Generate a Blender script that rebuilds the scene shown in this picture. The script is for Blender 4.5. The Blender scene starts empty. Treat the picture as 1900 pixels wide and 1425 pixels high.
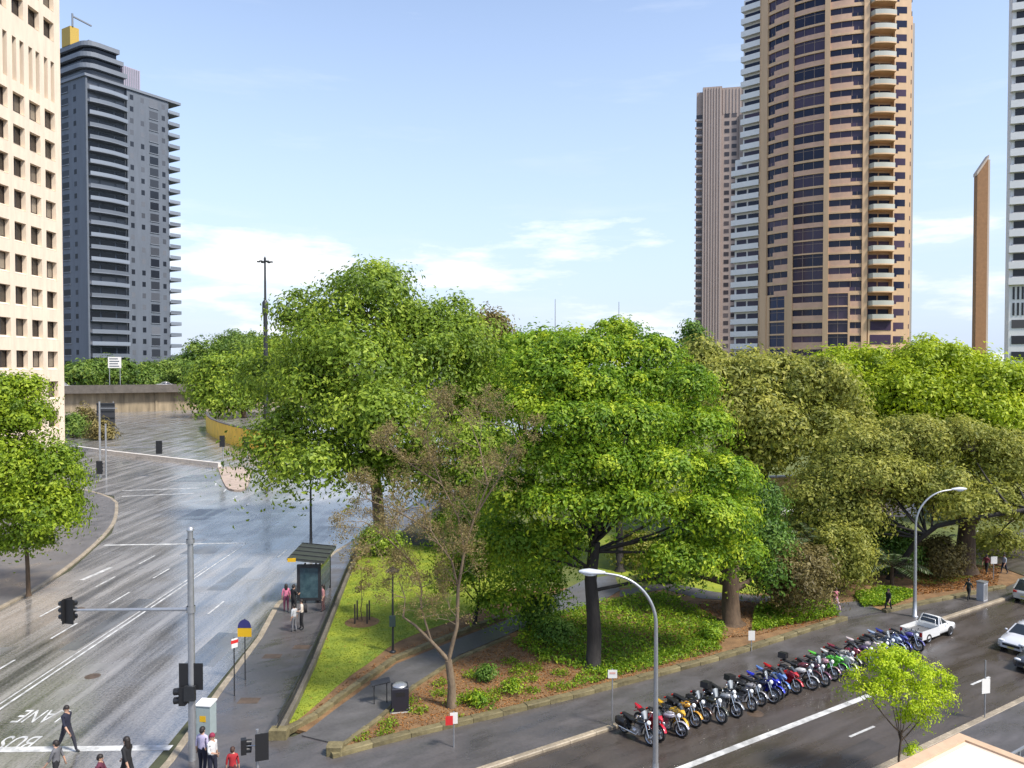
import bpy, math, random
import numpy as np
R = math.radians
SC = bpy.context.scene
COL = SC.collection

# ------------------------------------------------------------------ camera
H = 15.0; FPX = 1450.0; PITCH = R(1.3)
cam = bpy.data.cameras.new('camera'); cam.sensor_width = 36; cam.lens = 36*FPX/1900
cam.clip_start = 0.3; cam.clip_end = 6000
camo = bpy.data.objects.new('camera', cam); COL.objects.link(camo)
camo.location = (0, 0, H); camo.rotation_euler = (R(90)-PITCH, 0, 0)
SC.camera = camo

# ------------------------------------------------------------------ sky, sun, exposure
SUN_EL = R(52); SUN_AZ = R(124)          # clockwise from +Y
w = bpy.data.worlds.new('World'); SC.world = w; w.use_nodes = True
nt = w.node_tree; nt.nodes.clear()
N = nt.nodes.new; Lk = nt.links.new
out = N('ShaderNodeOutputWorld'); bg = N('ShaderNodeBackground'); bg.inputs[1].default_value = 0.13
sky = N('ShaderNodeTexSky'); sky.sky_type = 'NISHITA'; sky.sun_disc = False
sky.sun_elevation = SUN_EL; sky.sun_rotation = SUN_AZ; sky.altitude = 20
sky.air_density = 1.0; sky.dust_density = 0.6; sky.ozone_density = 2.0
tc = N('ShaderNodeTexCoord'); sep = N('ShaderNodeSeparateXYZ'); Lk(tc.outputs['Generated'], sep.inputs[0])
def mth(op, a, b=None, clamp=False):
    n = N('ShaderNodeMath'); n.operation = op; n.use_clamp = clamp
    for i, x in enumerate((a, b)):
        if x is None: continue
        if isinstance(x, (int, float)): n.inputs[i].default_value = x
        else: Lk(x, n.inputs[i])
    return n.outputs[0]
mp = N('ShaderNodeMapping'); mp.inputs['Scale'].default_value = (1, 1, 4.2); Lk(tc.outputs['Generated'], mp.inputs[0])
mp.inputs['Location'].default_value = (0.37, 0.12, 0.0)
n1 = N('ShaderNodeTexNoise'); n1.inputs['Scale'].default_value = 4.2; n1.inputs['Detail'].default_value = 10; n1.inputs['Roughness'].default_value = 0.58
Lk(mp.outputs[0], n1.inputs['Vector'])
mp2 = N('ShaderNodeMapping'); mp2.inputs['Scale'].default_value = (1, 1, 7); Lk(tc.outputs['Generated'], mp2.inputs[0])
n2 = N('ShaderNodeTexNoise'); n2.inputs['Scale'].default_value = 3.0; n2.inputs['Detail'].default_value = 8; n2.inputs['Roughness'].default_value = 0.6
Lk(mp2.outputs[0], n2.inputs['Vector'])
zz = sep.outputs['Z']
# cumulus coverage: dense near the horizon, none above about 15 degrees
cov = mth('MINIMUM', mth('MULTIPLY', mth('SUBTRACT', 0.19, zz), 2.2), 0.13)
cum = mth('MULTIPLY', mth('ADD', mth('SUBTRACT', n1.outputs['Fac'], 0.64), cov), 7.0, True)
wis = mth('MULTIPLY', mth('ADD', mth('SUBTRACT', n2.outputs['Fac'], 0.62), mth('MULTIPLY', mth('SUBTRACT', 0.5, zz), 0.32)), 2.2, True)
wis = mth('MULTIPLY', wis, 0.45)
cl = mth('MAXIMUM', cum, wis, True)
shade = N('ShaderNodeMixRGB'); shade.inputs[1].default_value = (2.35, 2.6, 3.05, 1); shade.inputs[2].default_value = (3.7, 3.8, 3.95, 1)
Lk(mth('MULTIPLY', mth('SUBTRACT', n1.outputs['Fac'], 0.36), 4.0, True), shade.inputs[0])
tint = N('ShaderNodeMixRGB'); tint.blend_type = 'MULTIPLY'; tint.inputs[0].default_value = 1; tint.inputs[2].default_value = (1.02, 0.87, 0.79, 1)
Lk(sky.outputs[0], tint.inputs[1])
veil = N('ShaderNodeMixRGB'); veil.inputs[2].default_value = (1.66, 2.12, 2.9, 1); Lk(tint.outputs[0], veil.inputs[1])   # thin high haze, denser towards the horizon
Lk(mth('MULTIPLY', mth('SUBTRACT', 0.46, zz), 2.0, True), veil.inputs[0])
mx = N('ShaderNodeMixRGB'); Lk(cl, mx.inputs[0]); Lk(veil.outputs[0], mx.inputs[1]); Lk(shade.outputs[0], mx.inputs[2])
Lk(mx.outputs[0], bg.inputs[0]); Lk(bg.outputs[0], out.inputs[0])

sl = bpy.data.lights.new('sun', 'SUN'); sl.energy = 2.3; sl.angle = R(9); sl.color = (1, 0.95, 0.86)
so = bpy.data.objects.new('sun', sl); COL.objects.link(so)
so.location = (60, -60, 90); so.rotation_euler = (R(90)-SUN_EL, 0, R(180)-SUN_AZ)
vs = SC.view_settings; vs.view_transform = 'Standard'; vs.look = 'None'; vs.gamma = 1; vs.exposure = 1.38
vs.use_curve_mapping = False
SC.cycles.max_bounces = 6; SC.cycles.diffuse_bounces = 3; SC.cycles.glossy_bounces = 3; SC.cycles.transmission_bounces = 4
SC.cycles.transparent_max_bounces = 4; SC.cycles.caustics_reflective = False; SC.cycles.caustics_refractive = False
SC.cycles.use_denoising = True

# ------------------------------------------------------------------ helpers
def ray(px, py):
    x = (px-950)/FPX; y = (712.5-py)/FPX
    return (x, math.cos(PITCH)+y*math.sin(PITCH), -math.sin(PITCH)+y*math.cos(PITCH))
def g(px, py, z=0.0):
    d = ray(px, py); t = (z-H)/d[2]; return (d[0]*t, d[1]*t, z)
def at(px, py, Y):
    d = ray(px, py); t = Y/d[1]; return (d[0]*t, Y, H+d[2]*t)
def g2(px, py, z=0.0): p = g(px, py, z); return (p[0], p[1])
DS = (math.cos(R(33)), math.sin(R(33))); NS = (-DS[1], DS[0])     # street frame: along, across
def st(s, t): return (DS[0]*s+NS[0]*t, DS[1]*s+NS[1]*t)
def to_st(p): return (p[0]*DS[0]+p[1]*DS[1], p[0]*NS[0]+p[1]*NS[1])

def tag(o, label=None, cat=None, group=None, kind=None):
    if label: o['label'] = label
    if cat: o['category'] = cat
    if group: o['group'] = group
    if kind: o['kind'] = kind
    return o
def empty(name, loc=(0, 0, 0), rz=0, parent=None):
    o = bpy.data.objects.new(name, None); COL.objects.link(o); o.location = loc; o.rotation_euler = (0, 0, rz)
    o.empty_display_size = 0.2
    if parent: o.parent = parent
    return o
def link(name, me, parent=None, loc=(0, 0, 0), rz=0):
    o = bpy.data.objects.new(name, me); COL.objects.link(o); o.location = loc; o.rotation_euler = (0, 0, rz)
    if parent: o.parent = parent
    return o
def copy_tree(o, parent=None):
    c = o.copy(); COL.objects.link(c); c.parent = parent
    for ch in list(o.children): copy_tree(ch, c)
    return c

class MB:
    def __init__(s): s.v = []; s.f = []; s.m = []; s.s = []
    def add(s, vs, fs, mi=0, sm=False):
        b = len(s.v); s.v.extend([tuple(map(float, p)) for p in vs])
        for f in fs: s.f.append(tuple(i+b for i in f)); s.m.append(mi); s.s.append(sm)
        return s
    def box(s, x0, x1, y0, y1, z0, z1, mi=0):
        return s.add([(x0,y0,z0),(x1,y0,z0),(x1,y1,z0),(x0,y1,z0),(x0,y0,z1),(x1,y0,z1),(x1,y1,z1),(x0,y1,z1)],
              [(3,2,1,0),(4,5,6,7),(0,1,5,4),(1,2,6,5),(2,3,7,6),(3,0,4,7)], mi)
    def bar(s, a, b, wd, ht, mi=0, up=(0,0,1)):
        a = np.array(a, float); b = np.array(b, float); d = b-a; L = np.linalg.norm(d); d /= L
        u = np.array(up, float); sd = np.cross(d, u)
        if np.linalg.norm(sd) < 1e-4: sd = np.cross(d, (1, 0, 0))
        sd /= np.linalg.norm(sd); u = np.cross(sd, d)
        p = []
        for e in (a, b):
            for i, j in ((-1,-1),(1,-1),(1,1),(-1,1)): p.append(e+sd*i*wd/2+u*j*ht/2)
        return s.add(p, [(3,2,1,0),(4,5,6,7),(0,1,5,4),(1,2,6,5),(2,3,7,6),(3,0,4,7)], mi)
    def prism(s, pts, z0, z1, mi=0, mside=None):
        n = len(pts)
        ar = sum(pts[i][0]*pts[(i+1)%n][1]-pts[(i+1)%n][0]*pts[i][1] for i in range(n))
        if ar < 0: pts = pts[::-1]
        vs = [(p[0],p[1],z0) for p in pts]+[(p[0],p[1],z1) for p in pts]
        s.add(vs, [tuple(range(n-1,-1,-1)), tuple(range(n,2*n))], mi)
        return s.add(vs, [(i,(i+1)%n,n+(i+1)%n,n+i) for i in range(n)], mi if mside is None else mside)
    def sheet(s, pts, z, mi=0):
        n = len(pts)
        ar = sum(pts[i][0]*pts[(i+1)%n][1]-pts[(i+1)%n][0]*pts[i][1] for i in range(n))
        if ar < 0: pts = pts[::-1]
        return s.add([(p[0],p[1],z) for p in pts], [tuple(range(n))], mi)
    def tube(s, pts, rads, n=8, mi=0, cap=True, sm=True):
        pts = [np.array(p, float) for p in pts]
        if isinstance(rads, (int, float)): rads = [rads]*len(pts)
        vs = []; ref = None
        for i, p in enumerate(pts):
            d = pts[min(i+1, len(pts)-1)]-pts[max(i-1, 0)]; d = d/(np.linalg.norm(d)+1e-9)
            if ref is None: ref = np.array((1, 0, 0)) if abs(d[0]) < 0.8 else np.array((0, 1, 0))
            a = ref-d*np.dot(ref, d); a /= (np.linalg.norm(a)+1e-9); b = np.cross(d, a); ref = a
            for k in range(n):
                t = 2*math.pi*k/n; vs.append(p+(a*math.cos(t)+b*math.sin(t))*rads[i])
        fs = [(i*n+k, i*n+(k+1)%n, (i+1)*n+(k+1)%n, (i+1)*n+k) for i in range(len(pts)-1) for k in range(n)]
        s.add(vs, fs, mi, sm)
        if cap:
            m = len(pts)-1
            s.add(vs[:n], [tuple(range(n-1,-1,-1))], mi); s.add(vs[m*n:], [tuple(range(n))], mi)
        return s
    def lathe(s, prof, n=16, c=(0,0,0), mi=0, axis='z', sm=True):
        vs = []
        for r, z in prof:
            for k in range(n):
                t = 2*math.pi*k/n; a = r*math.cos(t); b = r*math.sin(t)
                q = (a, b, z) if axis == 'z' else ((a, z, b) if axis == 'y' else (z, a, b))
                vs.append((q[0]+c[0], q[1]+c[1], q[2]+c[2]))
        m = len(prof); fs = []
        for i in range(m-1):
            for k in range(n):
                q = (i*n+k, i*n+(k+1)%n, (i+1)*n+(k+1)%n, (i+1)*n+k)
                fs.append(q[::-1] if axis == 'y' else q)
        return s.add(vs, fs, mi, sm)
    def ell(s, c, r, nu=10, nv=6, mi=0, v0=-90, v1=90):
        pr = [(math.cos(R(v0+(v1-v0)*j/nv)), math.sin(R(v0+(v1-v0)*j/nv))) for j in range(nv+1)]
        vs = [(c[0]+r[0]*a*math.cos(2*math.pi*k/nu), c[1]+r[1]*a*math.sin(2*math.pi*k/nu), c[2]+r[2]*b) for a, b in pr for k in range(nu)]
        return s.add(vs, [(i*nu+k, i*nu+(k+1)%nu, (i+1)*nu+(k+1)%nu, (i+1)*nu+k) for i in range(nv) for k in range(nu)], mi, True)
    def loft(s, rings, mi=0, cap=True, sm=True):
        n = len(rings[0]); vs = [p for r in rings for p in r]
        fs = [(i*n+k, i*n+(k+1)%n, (i+1)*n+(k+1)%n, (i+1)*n+k) for i in range(len(rings)-1) for k in range(n)]
        s.add(vs, fs, mi, sm)
        if cap: s.add(rings[0], [tuple(range(n-1,-1,-1))], mi); s.add(rings[-1], [tuple(range(n))], mi)
        return s
    def mesh(s, name, mats):
        me = bpy.data.meshes.new(name); me.from_pydata(s.v, [], s.f)
        for m in (mats if isinstance(mats, (list, tuple)) else [mats]): me.materials.append(m)
        me.polygons.foreach_set('material_index', s.m); me.polygons.foreach_set('use_smooth', s.s); me.update()
        return me
    def build(s, name, mats, parent=None, loc=(0,0,0), rz=0): return link(name, s.mesh(name, mats), parent, loc, rz)

# ------------------------------------------------------------------ materials
MATS = {}
def mat(name, col, rough=0.6, metal=0.0, spec=0.5, var=0.0, vscale=3.0, bump=0.0, bscale=30.0, stretch=(1,1,1), rand=0.0, col2=None, coat=0.0):
    if name in MATS: return MATS[name]
    m = bpy.data.materials.new(name); m.use_nodes = True; t = m.node_tree; b = t.nodes['Principled BSDF']
    b.inputs['Base Color'].default_value = (*col, 1); b.inputs['Roughness'].default_value = rough
    b.inputs['Metallic'].default_value = metal; b.inputs['Specular IOR Level'].default_value = spec
    b.inputs['Coat Weight'].default_value = coat; b.inputs['Coat Roughness'].default_value = 0.08
    if var or bump:
        tc = t.nodes.new('ShaderNodeTexCoord'); mp = t.nodes.new('ShaderNodeMapping'); mp.inputs['Scale'].default_value = stretch
        t.links.new(tc.outputs['Object'], mp.inputs[0])
    last = None
    if var:
        n = t.nodes.new('ShaderNodeTexNoise'); n.inputs['Scale'].default_value = vscale; n.inputs['Detail'].default_value = 7; n.inputs['Roughness'].default_value = 0.65
        t.links.new(mp.outputs[0], n.inputs['Vector'])
        rp = t.nodes.new('ShaderNodeValToRGB'); rp.color_ramp.elements[0].position = 0.3; rp.color_ramp.elements[1].position = 0.72
        c2 = col2 if col2 else tuple(min(1, c*(1+var)) for c in col)
        c1 = col if col2 else tuple(c*(1-var) for c in col)
        rp.color_ramp.elements[0].color = (*c1, 1); rp.color_ramp.elements[1].color = (*c2, 1)
        t.links.new(n.outputs['Fac'], rp.inputs[0]); last = rp.outputs[0]
    if rand:
        oi = t.nodes.new('ShaderNodeObjectInfo'); hs = t.nodes.new('ShaderNodeHueSaturation')
        mr = t.nodes.new('ShaderNodeMapRange'); mr.inputs['To Min'].default_value = 1-rand; mr.inputs['To Max'].default_value = 1+rand
        t.links.new(oi.outputs['Random'], mr.inputs['Value']); t.links.new(mr.outputs[0], hs.inputs['Value'])
        if last: t.links.new(last, hs.inputs['Color'])
        else: hs.inputs['Color'].default_value = (*col, 1)
        last = hs.outputs[0]
    if last: t.links.new(last, b.inputs['Base Color'])
    if bump:
        nb = t.nodes.new('ShaderNodeTexNoise'); nb.inputs['Scale'].default_value = bscale; nb.inputs['Detail'].default_value = 5
        bp = t.nodes.new('ShaderNodeBump'); bp.inputs['Strength'].default_value = bump; bp.inputs['Distance'].default_value = 0.05
        t.links.new(mp.outputs[0], nb.inputs['Vector']); t.links.new(nb.outputs['Fac'], bp.inputs['Height']); t.links.new(bp.outputs[0], b.inputs['Normal'])
    MATS[name] = m; return m

def wet_mat(name, dark, light, rot=0.0, rlo=0.06, rhi=0.42, streak=(2.2, 0.12, 1), bump=0.12, spec=0.6, ior=1.5):
    """wet asphalt: streaky film of water, glossy where the water stands"""
    if name in MATS: return MATS[name]
    m = bpy.data.materials.new(name); m.use_nodes = True; t = m.node_tree; b = t.nodes['Principled BSDF']; L = t.links.new
    tc = t.nodes.new('ShaderNodeTexCoord'); mp = t.nodes.new('ShaderNodeMapping'); mp.inputs['Rotation'].default_value = (0, 0, rot)
    L(tc.outputs['Object'], mp.inputs[0])
    mp2 = t.nodes.new('ShaderNodeMapping'); mp2.inputs['Scale'].default_value = streak; L(mp.outputs[0], mp2.inputs[0])
    n1 = t.nodes.new('ShaderNodeTexNoise'); n1.inputs['Scale'].default_value = 1.0; n1.inputs['Detail'].default_value = 6; n1.inputs['Roughness'].default_value = 0.6; L(mp2.outputs[0], n1.inputs['Vector'])
    n2 = t.nodes.new('ShaderNodeTexNoise'); n2.inputs['Scale'].default_value = 0.28; n2.inputs['Detail'].default_value = 5; n2.inputs['Distortion'].default_value = 0.8; L(mp.outputs[0], n2.inputs['Vector'])
    ad = t.nodes.new('ShaderNodeMath'); ad.operation = 'ADD'; L(n1.outputs['Fac'], ad.inputs[0]); L(n2.outputs['Fac'], ad.inputs[1])
    r = t.nodes.new('ShaderNodeMapRange'); r.inputs['From Min'].default_value = 0.75; r.inputs['From Max'].default_value = 1.2
    r.inputs['To Min'].default_value = rlo; r.inputs['To Max'].default_value = rhi; L(ad.outputs[0], r.inputs['Value']); L(r.outputs[0], b.inputs['Roughness'])
    n3 = t.nodes.new('ShaderNodeTexNoise'); n3.inputs['Scale'].default_value = 9; n3.inputs['Detail'].default_value = 8; L(mp.outputs[0], n3.inputs['Vector'])
    mm = t.nodes.new('ShaderNodeMath'); mm.operation = 'ADD'; L(n1.outputs['Fac'], mm.inputs[0]); 
    m4 = t.nodes.new('ShaderNodeMath'); m4.operation = 'MULTIPLY'; m4.inputs[1].default_value = 0.5; L(n3.outputs['Fac'], m4.inputs[0]); L(m4.outputs[0], mm.inputs[1])
    rp = t.nodes.new('ShaderNodeValToRGB'); rp.color_ramp.elements[0].position = 0.5; rp.color_ramp.elements[1].position = 1.0
    rp.color_ramp.elements[0].color = (*dark, 1); rp.color_ramp.elements[1].color = (*light, 1); L(mm.outputs[0], rp.inputs[0]); L(rp.outputs[0], b.inputs['Base Color'])
    b.inputs['Specular IOR Level'].default_value = spec; b.inputs['IOR'].default_value = ior
    bp = t.nodes.new('ShaderNodeBump'); bp.inputs['Strength'].default_value = bump; bp.inputs['Distance'].default_value = 0.02
    L(n3.outputs['Fac'], bp.inputs['Height']); L(bp.outputs[0], b.inputs['Normal'])
    MATS[name] = m; return m

def leaf_mat(name, c0, c1, c2, trans=0.35):
    if name in MATS: return MATS[name]
    m = bpy.data.materials.new(name); m.use_nodes = True; t = m.node_tree; b = t.nodes['Principled BSDF']; L = t.links.new
    a = t.nodes.new('ShaderNodeAttribute'); a.attribute_name = 'tint'
    rp = t.nodes.new('ShaderNodeValToRGB'); e = rp.color_ramp.elements
    e[0].color = (*c0, 1); e[1].color = (*c2, 1); x = e.new(0.5); x.color = (*c1, 1)
    L(a.outputs['Fac'], rp.inputs[0]); L(rp.outputs[0], b.inputs['Base Color'])
    b.inputs['Roughness'].default_value = 0.5; b.inputs['Specular IOR Level'].default_value = 0.35
    tr = t.nodes.new('ShaderNodeBsdfTranslucent'); L(rp.outputs[0], tr.inputs[0])
    mx = t.nodes.new('ShaderNodeMixShader'); mx.inputs[0].default_value = trans
    L(b.outputs[0], mx.inputs[1]); L(tr.outputs[0], mx.inputs[2]); L(mx.outputs[0], t.nodes['Material Output'].inputs[0])
    MATS[name] = m; return m

def glass_mat(name, col, col2, rough=0.08, spec=0.3):
    """dark reflective window glass, each pane a little different (blinds, rooms behind)"""
    if name in MATS: return MATS[name]
    m = bpy.data.materials.new(name); m.use_nodes = True; t = m.node_tree; b = t.nodes['Principled BSDF']; L = t.links.new
    oi = t.nodes.new('ShaderNodeObjectInfo'); rp = t.nodes.new('ShaderNodeValToRGB')
    rp.color_ramp.elements[0].color = (*col, 1); rp.color_ramp.elements[1].color = (*col2, 1)
    rp.color_ramp.elements[0].position = 0.45; rp.color_ramp.elements[1].position = 0.95
    L(oi.outputs['Random'], rp.inputs[0]); L(rp.outputs[0], b.inputs['Base Color'])
    b.inputs['Roughness'].default_value = rough; b.inputs['Specular IOR Level'].default_value = spec
    MATS[name] = m; return m

M_asph = wet_mat('wet_asphalt_main', (0.030,0.029,0.028), (0.34,0.32,0.295), 0.0, 0.08, 0.32, (1.1, 0.06, 1), 0.09, 0.5, 3.2)  # pale streaks in the base colour stand in for sky glare
M_street = wet_mat('wet_asphalt_street', (0.042,0.034,0.028), (0.085,0.070,0.06), -R(33), 0.16, 0.45, (0.25, 1.6, 1), 0.10, 0.5, 1.7)
M_foot = wet_mat('wet_footpath', (0.055,0.05,0.048), (0.11,0.10,0.098), -R(33), 0.18, 0.5, (0.5, 1.3, 1), 0.12, 0.5, 1.75)
M_path = wet_mat('park_path_asphalt', (0.07,0.066,0.066), (0.12,0.115,0.112), -R(30), 0.3, 0.6, (0.6, 1.2, 1), 0.15, 0.4, 1.45)
M_kerb = mat('kerb_stone', (0.30,0.25,0.18), 0.55, var=0.35, vscale=4, bump=0.25, bscale=18, rand=0.14)
M_sand = mat('sandstone', (0.15,0.125,0.06), 0.75, var=0.45, vscale=2.5, bump=0.4, bscale=9, rand=0.18)
M_paint = mat('road_paint', (0.24,0.24,0.23), 0.35, var=0.25, vscale=1.7, col2=(0.78,0.78,0.76))
M_conc = mat('concrete', (0.36,0.34,0.31), 0.75, var=0.25, vscale=2.0, bump=0.15, bscale=20)
M_darkmet = mat('dark_metal', (0.035,0.037,0.04), 0.4, 0.3, var=0.2)
M_galv = mat('galvanised_steel', (0.42,0.43,0.44), 0.38, 0.7, var=0.12, vscale=5)
M_black = mat('black_plastic', (0.015,0.015,0.016), 0.4)
M_white = mat('white_paint', (0.78,0.78,0.77), 0.4, var=0.06)
M_rubber = mat('tyre_rubber', (0.018,0.018,0.018), 0.75)
M_chrome = mat('chrome', (0.62,0.62,0.63), 0.15, 1.0)
M_alu = mat('alloy_rim', (0.5,0.5,0.51), 0.3, 0.8)
M_carglass = mat('car_glass', (0.02,0.025,0.03), 0.06, spec=0.7)
# ================================================================== ground, roads, kerbs
M_ground = mat('earth', (0.05,0.055,0.028), 0.9, var=0.4, vscale=0.4, bump=0.3, bscale=4)
M_mulch = mat('mulch', (0.12,0.066,0.028), 0.9, var=0.5, vscale=1.6, bump=0.6, bscale=26, col2=(0.26,0.15,0.065))
def lawn_material():
    m = mat('lawn_grass', (0.12,0.18,0.014), 0.85, var=0.3, vscale=0.9, bump=0.35, bscale=40, col2=(0.30,0.33,0.022)); return m
M_lawn = lawn_material()
def structure(name, mb, m, label, cat=None):
    return tag(mb.build(name, m), label, cat, kind='structure')

structure('ground', MB().sheet([(-2500,-300),(2500,-300),(2500,4200),(-2500,4200)], -0.03), M_ground, 'dull green and brown open ground around the roads and park')

# left main road: one wide sheet that opens into the junction and bends away under the viaduct
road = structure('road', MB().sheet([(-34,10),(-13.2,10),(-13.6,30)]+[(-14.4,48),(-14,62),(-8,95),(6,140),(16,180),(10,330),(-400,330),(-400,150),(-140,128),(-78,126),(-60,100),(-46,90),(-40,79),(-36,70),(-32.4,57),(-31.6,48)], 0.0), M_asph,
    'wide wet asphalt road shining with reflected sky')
street = structure('street', MB().sheet([st(-60,16.7), st(95,16.7), st(95,24.55), st(-12,24.55), st(-60,24.55)], 0.006), M_street,
    'wet brown grey street with a white centre line and parked motorbikes')

def path_len(pts):
    return [math.dist(pts[i][:2], pts[i+1][:2]) for i in range(len(pts)-1)]
def resample(pts, step):
    out = []; 
    for i in range(len(pts)-1):
        a = pts[i]; b = pts[i+1]; L = math.dist(a[:2], b[:2]); n = max(1, round(L/step))
        out += [(a[0]+(b[0]-a[0])*k/n, a[1]+(b[1]-a[1])*k/n) for k in range(n)]
    out.append(tuple(pts[-1][:2])); return out
def smooth_path(pts, it=2):
    for _ in range(it):
        q = [pts[0]]
        for i in range(len(pts)-1):
            a = pts[i]; b = pts[i+1]
            q += [(a[0]*.75+b[0]*.25, a[1]*.75+b[1]*.25), (a[0]*.25+b[0]*.75, a[1]*.25+b[1]*.75)]
        q.append(pts[-1]); pts = q
    return pts
rk = random.Random(4)
STONES = {}
def kerb(name, label, pts, wd, z0, z1, step, m, piece='kerbstone', rough=0.0):
    """a run of separate stones along a line, each its own piece"""
    root = tag(empty(name), label, None, kind='structure'); p = resample(pts, step)
    key = (wd, round(z1-z0, 3), m.name)
    if key not in STONES:
        vr = []
        for k in range(4):
            q = random.Random(k+17); b = min(0.03, wd*0.12); h = z1-z0; j = lambda: q.uniform(-1, 1)*rough
            ring = lambda x, e: [(x,-wd/2-e+j(),0),(x,wd/2+e+j(),0),(x,wd/2+e+j(),h-b+j()),(x,wd/2-b+e+j(),h+j()),(x,-wd/2+b-e+j(),h+j()),(x,-wd/2-e+j(),h-b+j())]
            mb = MB().loft([ring(-0.5,-b*0.5), ring(-0.485,0), ring(0.485,0), ring(0.5,-b*0.5)], 0, True, False)
            vr.append(mb.mesh(piece, m))
        STONES[key] = vr
    for i in range(len(p)-1):
        a, b = p[i], p[i+1]; L = math.dist(a, b)
        o = link(piece, rk.choice(STONES[key]), root, ((a[0]+b[0])/2, (a[1]+b[1])/2, z0), math.atan2(b[1]-a[1], b[0]-a[0]))
        o.scale = (L*0.994, 1+rk.uniform(-.03,.03), 1+rk.uniform(-1,1)*rough*0.8)
    return root

# footpath north of the street and the plaza between the main road and the lawn wall
KR = [(-12.9,21.1),(-12.75,27.4),(-12.75,29.2),(-13.3,36),(-13.7,42.6),(-14.5,48.5),(-14.1,62),(-8.5,95)]       # main road right kerb line
corner = smooth_path([st(-30.2,24.7), st(-16,24.7), st(-9,24.7), st(-4,24.7), st(0,24.7)], 1)
gw0 = g2(512,1376); gw1 = g2(640,1062)
foot_poly = [st(95,24.72), st(95,28.6), g2(1860,1095), g2(1640,1140), g2(1570,1152), g2(1100,1290), g2(612,1412), g2(640,1392), g2(620,1340), g2(545,1372), gw0, g2(575,1245), gw1, (-6,95)] + KR[::-1][0:1] + KR[::-1][1:] + [st(1.2,24.72)]
footp = structure('footpath', MB().prism(foot_poly, -0.02, 0.12), M_foot, 'wet grey footpath running beside the park and the bus stop')
kerb('kerb', 'pale kerb of the wide main road beside the bus stop', [(-13.2,26.0)]+[(p[0]-0.15,p[1]) for p in KR[1:]], 0.34, -0.01, 0.135, 1.2, M_kerb)
kerb('kerb', 'kerb along the row of parked motorbikes', [st(s,24.62) for s in range(-16, 92, 4)], 0.26, -0.01, 0.135, 1.2, M_kerb)
kerb('kerb', 'kerb on the near side of the street by the small bright tree', [st(s,16.6) for s in range(-4, 72, 4)], 0.3, -0.01, 0.135, 1.2, M_kerb)
structure('footpath', MB().prism([st(-30,16.5), st(90,16.5), st(90,8), st(-30,8)], -0.02, 0.12), M_foot, 'near footpath beneath the white porch roof')
M_pave = wet_mat('paved_footpath', (0.095,0.09,0.088), (0.16,0.152,0.147), 0, 0.25, 0.6, (1,0.6,1), 0.15, 0.4, 1.45)
KL = smooth_path([(-31.3,14),(-31.4,47.9),(-32.6,56.6),(-36.3,70),(-39.6,78),(-45.5,89.5),(-60,100)], 2)
structure('footpath', MB().prism(KL+[(-78,112),(-78,14)], -0.02, 0.12), M_pave, 'paved footpath beneath the tree beside the beige building')
kerb('kerb', 'curved pale kerb on the left side of the main road', KL, 0.32, -0.01, 0.14, 1.4, M_kerb)

# park ground, lawns, paths
park_edge = [g2(612,1408), g2(760,1368), g2(1100,1287), g2(1330,1226), g2(1570,1151), g2(1640,1138), g2(1860,1093), st(95,28.6)]
structure('garden_bed', MB().prism(park_edge+[(110,90),(110,95),(30,62),(10,58),(-4,60)]+[gw1, g2(575,1250), g2(527,1356), g2(560,1362), g2(640,1386)], 0.0, 0.15), M_mulch,
    'garden beds of brown bark mulch under the park trees')
structure('lawn', MB().sheet([(130,60),(130,175),(20,178),(7,130),(-4.2,92),(-5.6,68),(-6.2,58),(-4,52),(10,52),(30,56),(60,62)], 0.158), mat('shaded_grass', (0.07,0.10,0.02), .9, var=.4, vscale=.3, bump=.5, bscale=20, col2=(0.13,0.14,0.03)), 'rough grass deep in the park beneath the trees')  # darker green than the open lawn: tree shade put into the colour
def lawn(px, label, z=0.165):
    return structure('lawn', MB().prism(smooth_path([g2(*p) for p in px+px[:1]], 1)[:-1], 0.0, z), M_lawn, label)
LAWN1 = [(526,1350),(552,1295),(600,1190),(645,1072),(668,1035),(700,1010),(830,1020),(905,1040),(960,1075),(935,1105),(860,1150),(780,1178),(728,1200),(690,1232),(640,1266),(575,1325),(545,1348)]
lawn(LAWN1, 'bright green triangular lawn beside the bus stop footpath')
lawn([(1240,1082),(1300,1102),(1440,1108),(1475,1070),(1450,1030),(1330,1020),(1250,1040)], 'sunlit lawn behind the thick brown trunk')
lawn([(1000,1000),(1130,1080),(1230,1060),(1240,1010),(1120,975)], 'patch of lawn seen through the fork of the central tree')
lawn([(1680,1060),(1830,1050),(1800,1080),(1700,1092)], 'strip of lawn under the leaning branch')
lawn([(-200,905),(300,905),(300,850),(-200,850)][:0] or [(1380,985),(1500,1000),(1560,985),(1500,968),(1380,968)], 'far lawn beside the white car behind the trees')
def pathway(px, label, z=0.175):
    return structure('park_path', MB().prism([g2(*p) for p in px], 0.0, z), M_path, label)
pathway([(560,1372),(620,1325),(692,1272),(735,1238),(800,1212),(862,1186),(935,1158),(1010,1118),(1085,1080),(1140,1070),(1150,1100),(1100,1130),(1010,1150),(945,1182),(850,1222),(775,1272),(712,1330),(640,1392)], 'grey park path curving in past the litter bin')
pathway([(1150,1100),(1240,1085),(1330,1104),(1440,1112),(1530,1128),(1590,1120),(1640,1139),(1570,1151),(1500,1138),(1400,1122),(1300,1115),(1230,1098),(1150,1112)], 'narrow park path crossing behind the thick brown trunk')
kerb('garden_edging', 'low sandstone edging between footpath and garden bed', [g2(614,1410), g2(760,1371), g2(930,1331), g2(1100,1289), g2(1330,1228), g2(1450,1190), g2(1568,1153)], 0.36, 0.08, 0.32, 1.3, M_sand, 'edging_stone', 0.025)
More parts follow.
